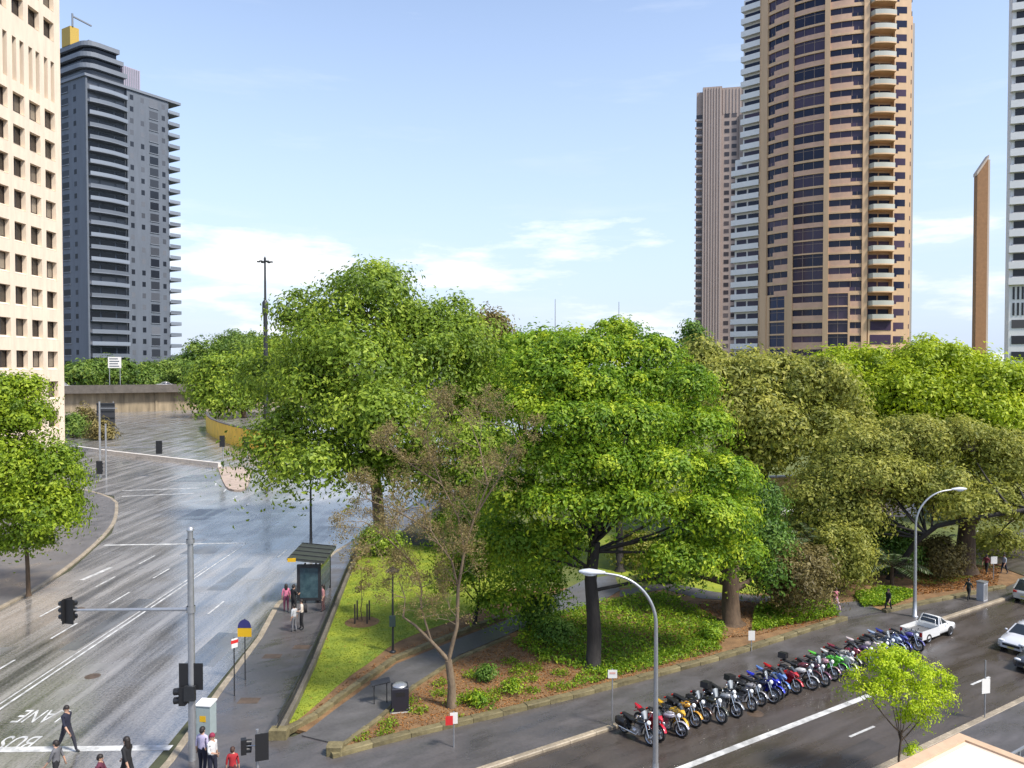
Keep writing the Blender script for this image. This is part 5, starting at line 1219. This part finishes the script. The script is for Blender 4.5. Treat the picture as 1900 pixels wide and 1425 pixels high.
# companions behind it
tree('broadleaf_tree', 'dense green tree between the viaduct and the big left tree', G(452,774), lobes([(440,690,70,45,0),(400,720,40,45,-3),(480,720,50,50,2),(430,735,50,35,-6),(505,670,45,40,6)], 232), LF_BIG, BARK, 170, 80, 2.5, .70, .8, seed=5, fork=.7)
tree('broadleaf_tree', 'dark rusty green round tree peeking behind the big left tree', G(905,870), lobes([(905,605,40,38,0),(880,640,45,35,1),(925,640,30,35,1)], 115), LF_RUST, BARK, 80, 60, 1.1, .36, .4, seed=6)
tree('broadleaf_tree', 'bright green tree behind the central tree, left side', G(985,935), lobes([(985,655,70,45,0),(940,690,60,45,-1),(1040,650,60,42,1),(900,730,60,50,-2),(850,770,70,50,-3),(960,740,60,50,-4)], 84), LF_CENTRAL, BARK, 210, 70, 1.1, .29, .4, seed=8)
tree('broadleaf_tree', 'small dark pine top in front of the brown tower', G(1285,880), lobes([(1285,620,18,22,0),(1275,640,18,20,0),(1300,640,22,22,1)], 108), LF_DARK, BARKD, 30, 60, .9, .3, .25, seed=9)
# central tiered tree
tree('broadleaf_tree', 'fresh green tiered tree with a dark forked trunk at the centre', G(1101,1236), lobes([(1080,640,90,34,0),(1180,650,80,34,.5),(1010,680,75,36,-.6),(1110,700,110,36,-2),(1230,700,85,38,.3),(985,745,70,34,-1.4),(1070,765,85,34,-3.2),(1180,775,90,36,-3),(1280,790,75,38,-.6),(1000,830,80,36,-2.4),(1110,845,95,36,-4),(1220,860,90,38,-3.4),(1325,870,65,38,-.6),(960,910,70,36,-1.6),(1060,930,90,36,-3.8),(1180,930,90,36,-4.2),(1290,950,85,38,-2.6),(1365,950,55,38,-.8),(920,990,60,38,-1),(1010,1000,75,38,-2.2),(1270,1020,80,34,-2.4),(1370,1015,50,30,-1),(1150,620,60,24,2)], 40),
     LF_CENTRAL, BARKD, 820, 95, .46, .125, .38, trunk=[(0,0,0),(.05,0,1.6),(-.05,0,3.2),(-.15,0,4.3),(.05,-.1,6.2)], seed=11, flat=.42, droop=.42, up=1.0, shell=.3, lim=.24, dome=True)
tree('broadleaf_tree', 'dark green tree filling the gap behind the bare tree', G(880,1010), lobes([(850,820,60,45,0),(910,840,60,50,0),(880,900,70,50,-1),(820,900,40,40,1),(940,920,50,50,0),(870,960,60,36,-1),(790,830,35,35,1)], 64), LF_BIG, BARKD, 200, 75, .8, .2, .3, seed=33, flat=.55)
tree('broadleaf_tree', 'fresh green tree directly behind the tiered central tree', G(1150,1060), lobes([(1090,740,80,60,0),(1190,760,80,60,0),(1130,840,90,60,0),(1240,860,70,60,1),(1050,860,60,60,1),(1150,920,90,40,0)], 58), LF_CENTRAL, BARKD, 200, 75, .8, .2, .3, seed=34, flat=.55)
# understorey tree at its left, thick trunk tree at its right
tree('broadleaf_tree', 'leafy understorey tree between the bare tree and the forked trunk', G(880,1165), lobes([(860,1000,45,40,0),(910,1050,55,40,-.5),(985,1070,60,36,-.6),(850,1070,35,38,-.4),(935,1110,45,28,-.8),(1010,1020,50,36,.8),(890,960,50,36,.8)], 44), LF_CENTRAL, BARKD, 150, 75, .5, .13, .12, seed=12, flat=.5)
tree('broadleaf_tree', 'tree with a thick brown trunk standing in a mulch ring', G(1358,1158), lobes([(1350,960,70,40,.5),(1420,1000,55,36,.4),(1290,1010,70,38,1),(1240,1050,50,28,1),(1400,930,50,40,1.6),(1330,890,60,40,2),(1430,1050,35,25,-.4)], 46), LF_DARK, BARK, 190, 80, .55, .14, .55, trunk=[(0,0,0),(-.1,0,1.5),(-.05,0,3.2),(.1,0,5)], seed=13, flat=.5)
# olive trees on the right
tree('broadleaf_tree', 'dense olive green fig tree right of centre below the tan tower', G(1440,990), lobes([(1400,690,95,45,0),(1300,690,55,40,1),(1480,720,80,55,-1),(1370,760,95,55,-3),(1330,720,60,45,-1),(1540,760,60,55,1),(1460,800,100,50,-4),(1390,830,70,40,-3),(1560,810,60,45,0),(1300,650,30,18,2)], 68), LF_OLIVE, BARKD, 380, 80, .95, .24, .5, trunk=[(0,0,0),(-.3,-.1,2.5),(-1.5,-.6,4.6),(-.8,-.5,7)], seed=14, flat=.55)
tree('broadleaf_tree', 'spreading olive tree with a leaning black branch on the right', G(1640,1080), lobes([(1620,830,90,40,1),(1700,810,95,42,1),(1790,830,90,45,0),(1870,850,80,50,0),(1560,880,75,42,0),(1650,890,100,42,-2),(1750,890,100,36,-2),(1850,920,80,40,-2),(1520,930,60,40,-1),(1590,955,80,34,-2),(1820,935,70,18,-5),(1700,925,60,22,1),(1900,915,60,40,1),(1500,975,55,30,0),(1850,1000,40,22,5),(1600,1000,40,24,1)], 56), LF_OLIVE, BARKD, 640, 80, .68, .165, .20, trunk=[tuple(np.array(at(px_, py_, 53.5+dy_))-np.array(G(1640,1080))) for px_, py_, dy_ in ((1640,1085,1),(1668,1050,0),(1700,1005,-1),(1738,976,-2),(1800,962,-3),(1910,945,-3.5))], seed=15, flat=.5, lim=.45)
# lime trees behind right
for i, (lb_, bx, L, Y) in enumerate((('lime green tree in front of the tan tower base', 1580, [(1540,690,50,38,0),(1600,690,70,45,1),(1650,730,70,50,-2),(1580,740,60,45,-2),(1620,790,60,40,-2)], 82),
      ('tall lime green tree left of the brick shaft', 1730, [(1720,675,80,42,0),(1780,700,60,50,1),(1690,730,70,55,-2),(1760,760,80,50,-3),(1720,650,45,24,2),(1700,790,70,40,-2)], 80),
      ('lime green tree at the right edge below the white tower', 1870, [(1850,720,70,42,0),(1910,730,60,50,1),(1820,770,60,45,-1),(1880,790,80,45,-3),(1840,830,60,40,-2)], 76))):
    tree('broadleaf_tree', lb_, G(bx,680+21750/Y), lobes(L, Y), LF_LIME, BARK, 240, 75, 1.05, .27, .35, seed=20+i, flat=.6, group=None)
# street tree on the left edge, small bright tree in front
tree('street_tree', 'leafy street tree on the paved footpath at the left edge', G(53,1106), lobes([(30,770,60,50,0),(90,860,60,55,0),(20,860,60,60,-1),(60,940,75,50,-1),(120,940,32,34,0),(-30,800,50,60,0),(-20,930,60,60,0),(40,1000,50,26,-.4),(50,720,32,22,.5),(-15,735,50,40,0)], 51), LF_STREET, BARK, 330, 85, .55, .15, .14, seed=30, flat=.6)
tree('street_tree', 'small bright yellow green street tree in front of the motorbikes', g(1672,1462,.12), lobes([(1640,1235,48,32,0),(1700,1240,52,32,0),(1620,1280,40,26,-.2),(1680,1285,62,34,-.3),(1735,1290,34,32,0),(1660,1215,40,20,.2),(1700,1330,40,22,0),(1750,1265,20,22,0),(1595,1255,16,12,0),(1690,1390,14,20,0)], 27.6), LF_YOUNG, BARK, 150, 46, .20, .062, .045, seed=31, flat=.5, fork=.6)
tree('street_tree', 'young sapling growing inside the timber tree guard', g(672,1152,.17), lobes([(672,1060,22,20,0),(668,1030,18,18,0),(680,1085,16,14,0)], 46.5), LF_BROWN, BARK, 26, 40, .2, .07, .03, seed=32)
# far trees on and beyond the viaduct
for i, (px, py, rx, ry, Y) in enumerate(((140,690,30,18,275),(190,690,35,22,285),(255,685,40,24,300),(320,685,45,26,300),(375,660,40,30,310),(430,650,40,28,320),(360,690,40,22,290),(480,655,40,30,310),(290,700,40,16,290),(445,628,45,16,380))):
    tree('far_tree', ('low bushy tree behind the viaduct parapet, %s from the left' if i < 4 else 'far green tree on the skyline beside the grey tower, %s of its line') % ('first','second','third','fourth','first','second','third','fourth','fifth','sixth')[i], G(px, 680+21750/Y), lobes([(px,py,rx,ry,0),(px-rx*.5,py+ry*.4,rx*.7,ry*.8,-2),(px+rx*.5,py+ry*.3,rx*.7,ry*.8,2)], Y), LF_FAR, BARK, 44, 60, 2.0, .7, .4, seed=40+i, group='trees around the viaduct', twig=False)
for i, (px, py, rx, ry, Y) in enumerate(((135,790,22,24,165),(160,770,20,22,175),(185,800,18,24,160))):
    tree('far_tree', 'dark shrubby tree between the beige building and the far bend, '+('left','middle','right')[i]+' one', G(px, 680+21750/Y), lobes([(px,py,rx,ry,0),(px+8,py+10,rx*.8,ry*.7,-1)], Y), LF_RUST if i else LF_FAR, BARK, 30, 60, 1.0, .36, .2, seed=60+i, twig=False)

# ---- bare tree with rusty seed heads
def bare_tree():
    b = G(838,1312); t = tag(empty('bare_tree', b), 'half bare twiggy tree with brown seed heads beside the bin', 'tree'); Y = b[1]; B = np.array(b)
    P = lambda px, py, dy=0: np.array(at(px, py, Y+dy))-B
    tr = MB(); tw = MB(); ends = []; rr = random.Random(5)
    tr.tube([(0,0,-.05),P(838,1270),P(832,1225)], [.23,.17,.15], 10); f0 = P(832,1225)
    limbs = [[f0,P(800,1190),P(770,1160),P(748,1145)], [f0,P(848,1160),P(850,1090),P(862,1020),P(880,960),P(905,900)], [P(800,1190),P(782,1130),P(782,1090,.3),P(770,1050,.5),P(740,1010,.6)], [P(850,1090),P(838,1040,-.4),P(815,1010,-.6),P(800,985,-.8),P(780,940,-1)],
             [P(862,1020),P(850,960,.3),P(820,900,.6),P(800,850,.8),P(790,800,1)], [P(880,960),P(930,880,-.3),P(960,820,-.6)], [P(770,1050,.5),P(720,1000,0),P(680,970,-.4)], [P(820,900,.6),P(760,860,.4),P(730,830,.2)], [P(905,900),P(890,830,.2),P(870,780,.4)],[P(748,1145),P(752,1110,.2)],[P(800,985,-.8),P(740,950,-.8),P(690,930,-.6)]]
    for L in limbs:
        r0 = .10 if L[0] is f0 else .05; pts = [np.array(p) for p in L]; tr.tube(pts, list(np.linspace(r0, r0*.35, len(pts))), 7)
    def grow(p, d, L, r, dep):
        d = d/np.linalg.norm(d); q = p+d*L; m_ = (p+q)/2+np.array([rr.gauss(0,.08*L) for _ in range(3)])
        tw.tube([p, m_, q], [r, r*.8, r*.55], 4, cap=False)
        if dep == 0: ends.append(q); return
        for _ in range(3 if dep > 1 else 4):
            nd = d*.75+np.array([rr.gauss(0,.5), rr.gauss(0,.5), rr.gauss(.12,.42)]); grow(m_ if rr.random() < .35 else q, nd, L*rr.uniform(.6,.85), r*.55, dep-1)
    for L in limbs[1:]:
        for k in range(1, len(L)):
            for _ in range(2):
                if L[k][2] > 3.5: grow(L[k], (L[k]-L[k-1])*.5/np.linalg.norm(L[k]-L[k-1])+np.array([rr.gauss(0,.7), rr.gauss(0,.7), rr.gauss(.3,.4)]), rr.uniform(.55,.95), .022, 3)
    tr.build('trunk', BARKP, t); tw.build('twigs', mat('twig_brown', (0.20,0.15,0.10), .85, var=.3), t)
    global RNG
    RNG = np.random.default_rng(5); E = np.array(ends); per = 15; C = (E[:,None,:]+RNG.normal(0,.10,(len(E),per,3))).reshape(-1,3); n = len(C)
    link('crown', leaf_mesh('crown', C, RNG.normal(size=(n,3)), .041*RNG.uniform(.6,1.3,n), .45, RNG.normal(.5,.22,n), LF_BROWN), t)
bare_tree()
# tree guard
b = g(672,1154,.17); t = thing('tree_guard', 'four dark stakes around the sapling on the lawn', 'tree guard', b)
for k in range(4):
    a = R(45+90*k); MB().box(.5*math.cos(a)-.04,.5*math.cos(a)+.04,.5*math.sin(a)-.04,.5*math.sin(a)+.04,0,1.15).build('stake', mat('dark_timber', (0.05,0.04,0.03), .8), t)
MB().lathe([(.0001,.03),(.95,.02),(1.0,.0)], 20).build('mulch_ring', M_mulch, t)
q = G(1345,1160); structure('mulch_ring', MB().sheet([(q[0]+2.6*math.cos(R(a)),q[1]+1.9*math.sin(R(a))) for a in range(0,360,20)], .182), M_mulch, 'ring of brown mulch around the thick trunk')

# ---- shrubs, groundcover, palms
def shrub(label, px, py, r, h, leaf, n=26, per=60, csz=.3, lsz=.11, seed=1, group=None, flat=.6, name='shrub'):
    b = G(px, py); B = np.array(b); rr = random.Random(seed)
    lob = [(B+np.array((0,0,h*.55)), np.array((r,r,h*.48)))]+[(B+np.array((rr.uniform(-.6,.6)*r, rr.uniform(-.6,.6)*r, h*rr.uniform(.3,.7))), np.array((r*.6,r*.6,h*.32))) for _ in range(3)]
    return tree(name, label, b, lob, leaf, BARKD, n, per, csz, lsz, .04, seed=seed, flat=flat, cat='shrub', group=group, fork=.3)
shrub('dark green rounded shrub beside the forked trunk', 1030, 1195, 1.1, 1.3, LF_DARK, 34, 50, .36, .10, 70)
shrub('tall dark shrub left of the thick trunk path', 1000, 1165, 1.2, 2.2, LF_DARK, 40, 70, .36, .10, 71)
shrub('broad leafy shrub mass left of the park entrance', 1480, 1140, 2.4, 4.2, LF_RUST, 110, 80, .45, .13, 72)
shrub('grey green shrub behind the park entrance', 1560, 1092, 2.6, 4.4, LF_OLIVE, 110, 80, .5, .14, 73)
shrub('tall dark shrub beneath the spreading olive tree', 1640, 1062, 2.2, 3.6, LF_DARK, 80, 70, .5, .15, 74)
shrub('brown green shrub right of the leaning branch', 1745, 1072, 1.8, 2.8, LF_RUST, 60, 70, .45, .13, 75)
shrub('round shrub beside the path in front of the central tree', 905, 1262, .55, .7, LF_DARK, 16, 40, .26, .085, 76)
shrub('low bright shrub at the foot of the garden bed', 885, 1308, .6, .65, LF_CENTRAL, 16, 40, .24, .085, 77)
shrub('pale green small shrub by the bare tree', 950, 1285, .5, .6, LF_CENTRAL, 14, 36, .24, .08, 78)
shrub('small green shrub near the thick trunk', 1320, 1185, .7, .8, LF_CENTRAL, 20, 60, .22, .09, 79)
shrub('leafy bush at the back of the triangular lawn', 700, 1030, 1.6, 2.2, LF_BIG, 40, 60, .5, .14, 80)
shrub('bush beside the far lawn right of the lamp', 840, 1010, 2.0, 3.0, LF_DARK, 60, 60, .5, .15, 81)
shrub('dark bush behind the central tree trunk', 1180, 1050, 2.0, 2.4, LF_OLIVE, 60, 60, .5, .14, 82)
shrub('brown speckled bush right behind the central trunk', 1235, 1075, 1.6, 1.6, LF_RUST, 50, 60, .42, .12, 83)
def palm(label, px, py, nf, L, h, seed, name='palm_plant'):
    b = G(px, py); t = tag(empty(name, b), label, 'plant'); rr = random.Random(seed); C = []; Nn = []; S = []
    MB().tube([(0,0,0),(0,0,h)], [.14,.11], 8).build('trunk', BARK, t); st_ = MB()
    for k in range(nf):
        a = 2*math.pi*k/nf+rr.uniform(-.2,.2); e = rr.uniform(.35,1.25); d = np.array((math.cos(a)*math.cos(e), math.sin(a)*math.cos(e), math.sin(e)))
        p0 = np.array((0,0,h)); p2 = p0+np.array((d[0],d[1],d[2]-.45))*L*1.05; pts = bez(p0, p0+d*L*.6, p2, 9); st_.tube(pts, list(np.linspace(.018,.005,9)), 4, cap=False)
        sd = np.array((-math.sin(a), math.cos(a), 0))
        for i in range(1, 9):
            for s in (-1, 1):
                for f_ in (0, .5):
                    p = pts[i]+(pts[max(i-1,0)]-pts[i])*f_; w_ = L*.22*math.sin(math.pi*(i+.6-f_)/9.6)+.05; tip = p+sd*s*w_+(pts[i]-pts[i-1])*.7+np.array((0,0,-.25*w_)); C.append((p, tip))
    V = []; F = []; tn = []
    for p, tip in C:
        d = tip-p; sdv = np.cross(d, (0,0,1)); sdv = sdv/(np.linalg.norm(sdv)+1e-6)*.035; i = len(V); V += [p-sdv*.5, p+d*.5+sdv, tip, p+d*.5-sdv]; F.append((i,i+1,i+2,i+3)); tn.append(min(1,max(0,rr.gauss(.5,.22))))
    me = bpy.data.meshes.new('fronds'); me.from_pydata([tuple(v) for v in V], [], F); a_ = me.attributes.new('tint','FLOAT','FACE'); a_.data.foreach_set('value', tn); me.materials.append(LF_PALM)
    link('fronds', me, t); st_.build('frond_stems', BARK, t)
palm('cycad with pale feathery fronds left of the park entrance', 1440, 1128, 18, 2.2, 1.3, 1)
palm('feathery palm in the middle of the shrub mass', 1510, 1085, 18, 2.6, 2.8, 2)
palm('tall feathery palm behind the shrub mass', 1575, 1055, 18, 2.8, 3.6, 3)
palm('palm with blue green fronds under the leaning branch', 1655, 1085, 16, 2.4, 1.2, 4)
palm('low palm at the back near the far corner', 1745, 1050, 14, 2.0, 1.5, 5)
b = G(1790,1062); t = thing('park_tree_trunk', 'stout pale trunk of a tree near the far corner', 'tree', b)
MB().tube([(0,0,0),(0,0,.6),(.1,0,3),(.4,0,7)], [1.0,.7,.55,.4], 12).build('trunk', BARK, t); MB().tube([(.1,0,3),(1.4,0,5),(3,0,6.5)], [.35,.25,.12], 8).tube([(.1,0,3.4),(-1,0,5),(-2.2,.2,6.8)], [.3,.22,.1], 8).build('limb', BARK, t)

def inside(px, py, poly):
    r = np.zeros(len(px), bool); n = len(poly)
    for i in range(n):
        x1, y1 = poly[i]; x2, y2 = poly[(i+1)%n]; c = ((y1 > py) != (y2 > py)) & (px < (x2-x1)*(py-y1)/(y2-y1+1e-12)+x1); r ^= c
    return r
def scatter(name, label, poly, n, zlo, zhi, lsz, leaf, up, seed, patch=0.0, asp=.5, cat='ground cover', hole=None):
    global RNG
    RNG = np.random.default_rng(seed); P = np.array([g2(*p) for p in poly]); mn, mxx = P.min(0), P.max(0)
    X = RNG.uniform(mn[0], mxx[0], n); Y = RNG.uniform(mn[1], mxx[1], n); k = inside(X, Y, [tuple(p) for p in P])
    if patch:
        cx = RNG.uniform(mn[0], mxx[0], 60); cy = RNG.uniform(mn[1], mxx[1], 60); d = np.min((X[:,None]-cx)**2+(Y[:,None]-cy)**2, axis=1); k &= d < patch**2*RNG.uniform(.3,1.6,n)
    X = X[k]; Y = Y[k]; m_ = len(X); hz = np.sin(X*2.1+Y*.7)*np.cos(Y*1.7-X*.4)*.5+.5
    Z = .16+zlo+(zhi-zlo)*RNG.random(m_)*(.4+.6*hz); Nn = RNG.normal(size=(m_,3))*.7+np.array((0,0,up))
    return tag(link(name, leaf_mesh(name, np.stack([X,Y,Z],1), Nn, lsz*RNG.uniform(.6,1.3,m_), asp, RNG.normal(.45,.2,m_)+.12*(hz-.5), leaf)), label, cat, kind='stuff')
scatter('ground_cover', 'dense green ground cover right of the central trunk', [(1125,1262),(1230,1232),(1330,1205),(1345,1170),(1290,1135),(1230,1105),(1130,1120),(1000,1150),(950,1200),(1000,1230)], 24000, .02, .42, .085, LF_CENTRAL, .8, 90)
scatter('ground_cover', 'lighter ground cover along the edging by the central trunk', [(1040,1292),(1150,1262),(1340,1212),(1330,1190),(1200,1220),(1080,1255)], 14000, .03, .28, .07, LF_CENTRAL, .8, 91)
scatter('ground_cover', 'green ground cover left of the park entrance', [(1395,1180),(1560,1148),(1535,1120),(1440,1118),(1400,1140)], 14000, .05, .4, .08, LF_CENTRAL, .8, 92)
scatter('ground_cover', 'green ground cover right of the park entrance', [(1600,1132),(1660,1128),(1700,1110),(1650,1095),(1585,1110)], 10000, .05, .4, .09, LF_CENTRAL, .8, 93)
scatter('ground_cover', 'leafy patches over the mulch by the bare tree', [(650,1390),(900,1335),(1080,1288),(1080,1230),(960,1205),(860,1240),(780,1290)], 26000, .03, .3, .065, LF_STREET, .7, 94, .42)
scatter('fallen_leaves', 'orange brown fallen leaves over the garden bed mulch', [(630,1400),(900,1338),(1100,1285),(1340,1222),(1340,1150),(1100,1200),(940,1195),(850,1235),(780,1280),(710,1345)], 26000, .0, .03, .05, LF_LITTER, 2.2, 95, cat='leaves')
scatter('fallen_leaves', 'fallen leaves over the mulch round the thick trunk', [(1250,1200),(1400,1185),(1560,1150),(1500,1120),(1300,1120)], 9000, .0, .04, .06, LF_LITTER, 2.2, 96, cat='leaves')
scatter('fallen_leaves', 'fallen leaves on the verge between lawn and park path', [(560,1345),(640,1272),(730,1215),(860,1160),(930,1120),(940,1148),(862,1180),(735,1232),(640,1296),(580,1338)], 8000, .0, .03, .05, LF_LITTER, 2.2, 97, cat='leaves')
scatter('fallen_leaves', 'rusty fallen leaves at the far end of the garden', [(1690,1110),(1850,1090),(1860,1050),(1700,1060)], 9000, .0, .05, .08, LF_LITTER, 2.2, 98, cat='leaves')
scatter('fallen_leaves', 'sparse fallen leaves scattered on the triangular lawn', LAWN1, 900, .0, .04, .05, LF_LITTER, 1.5, 101, cat='leaves')
scatter('grass', 'short bright grass blades on the triangular lawn', LAWN1, 60000, .0, .045, .045, LF_GRASS, .4, 99, asp=.22, cat='grass')
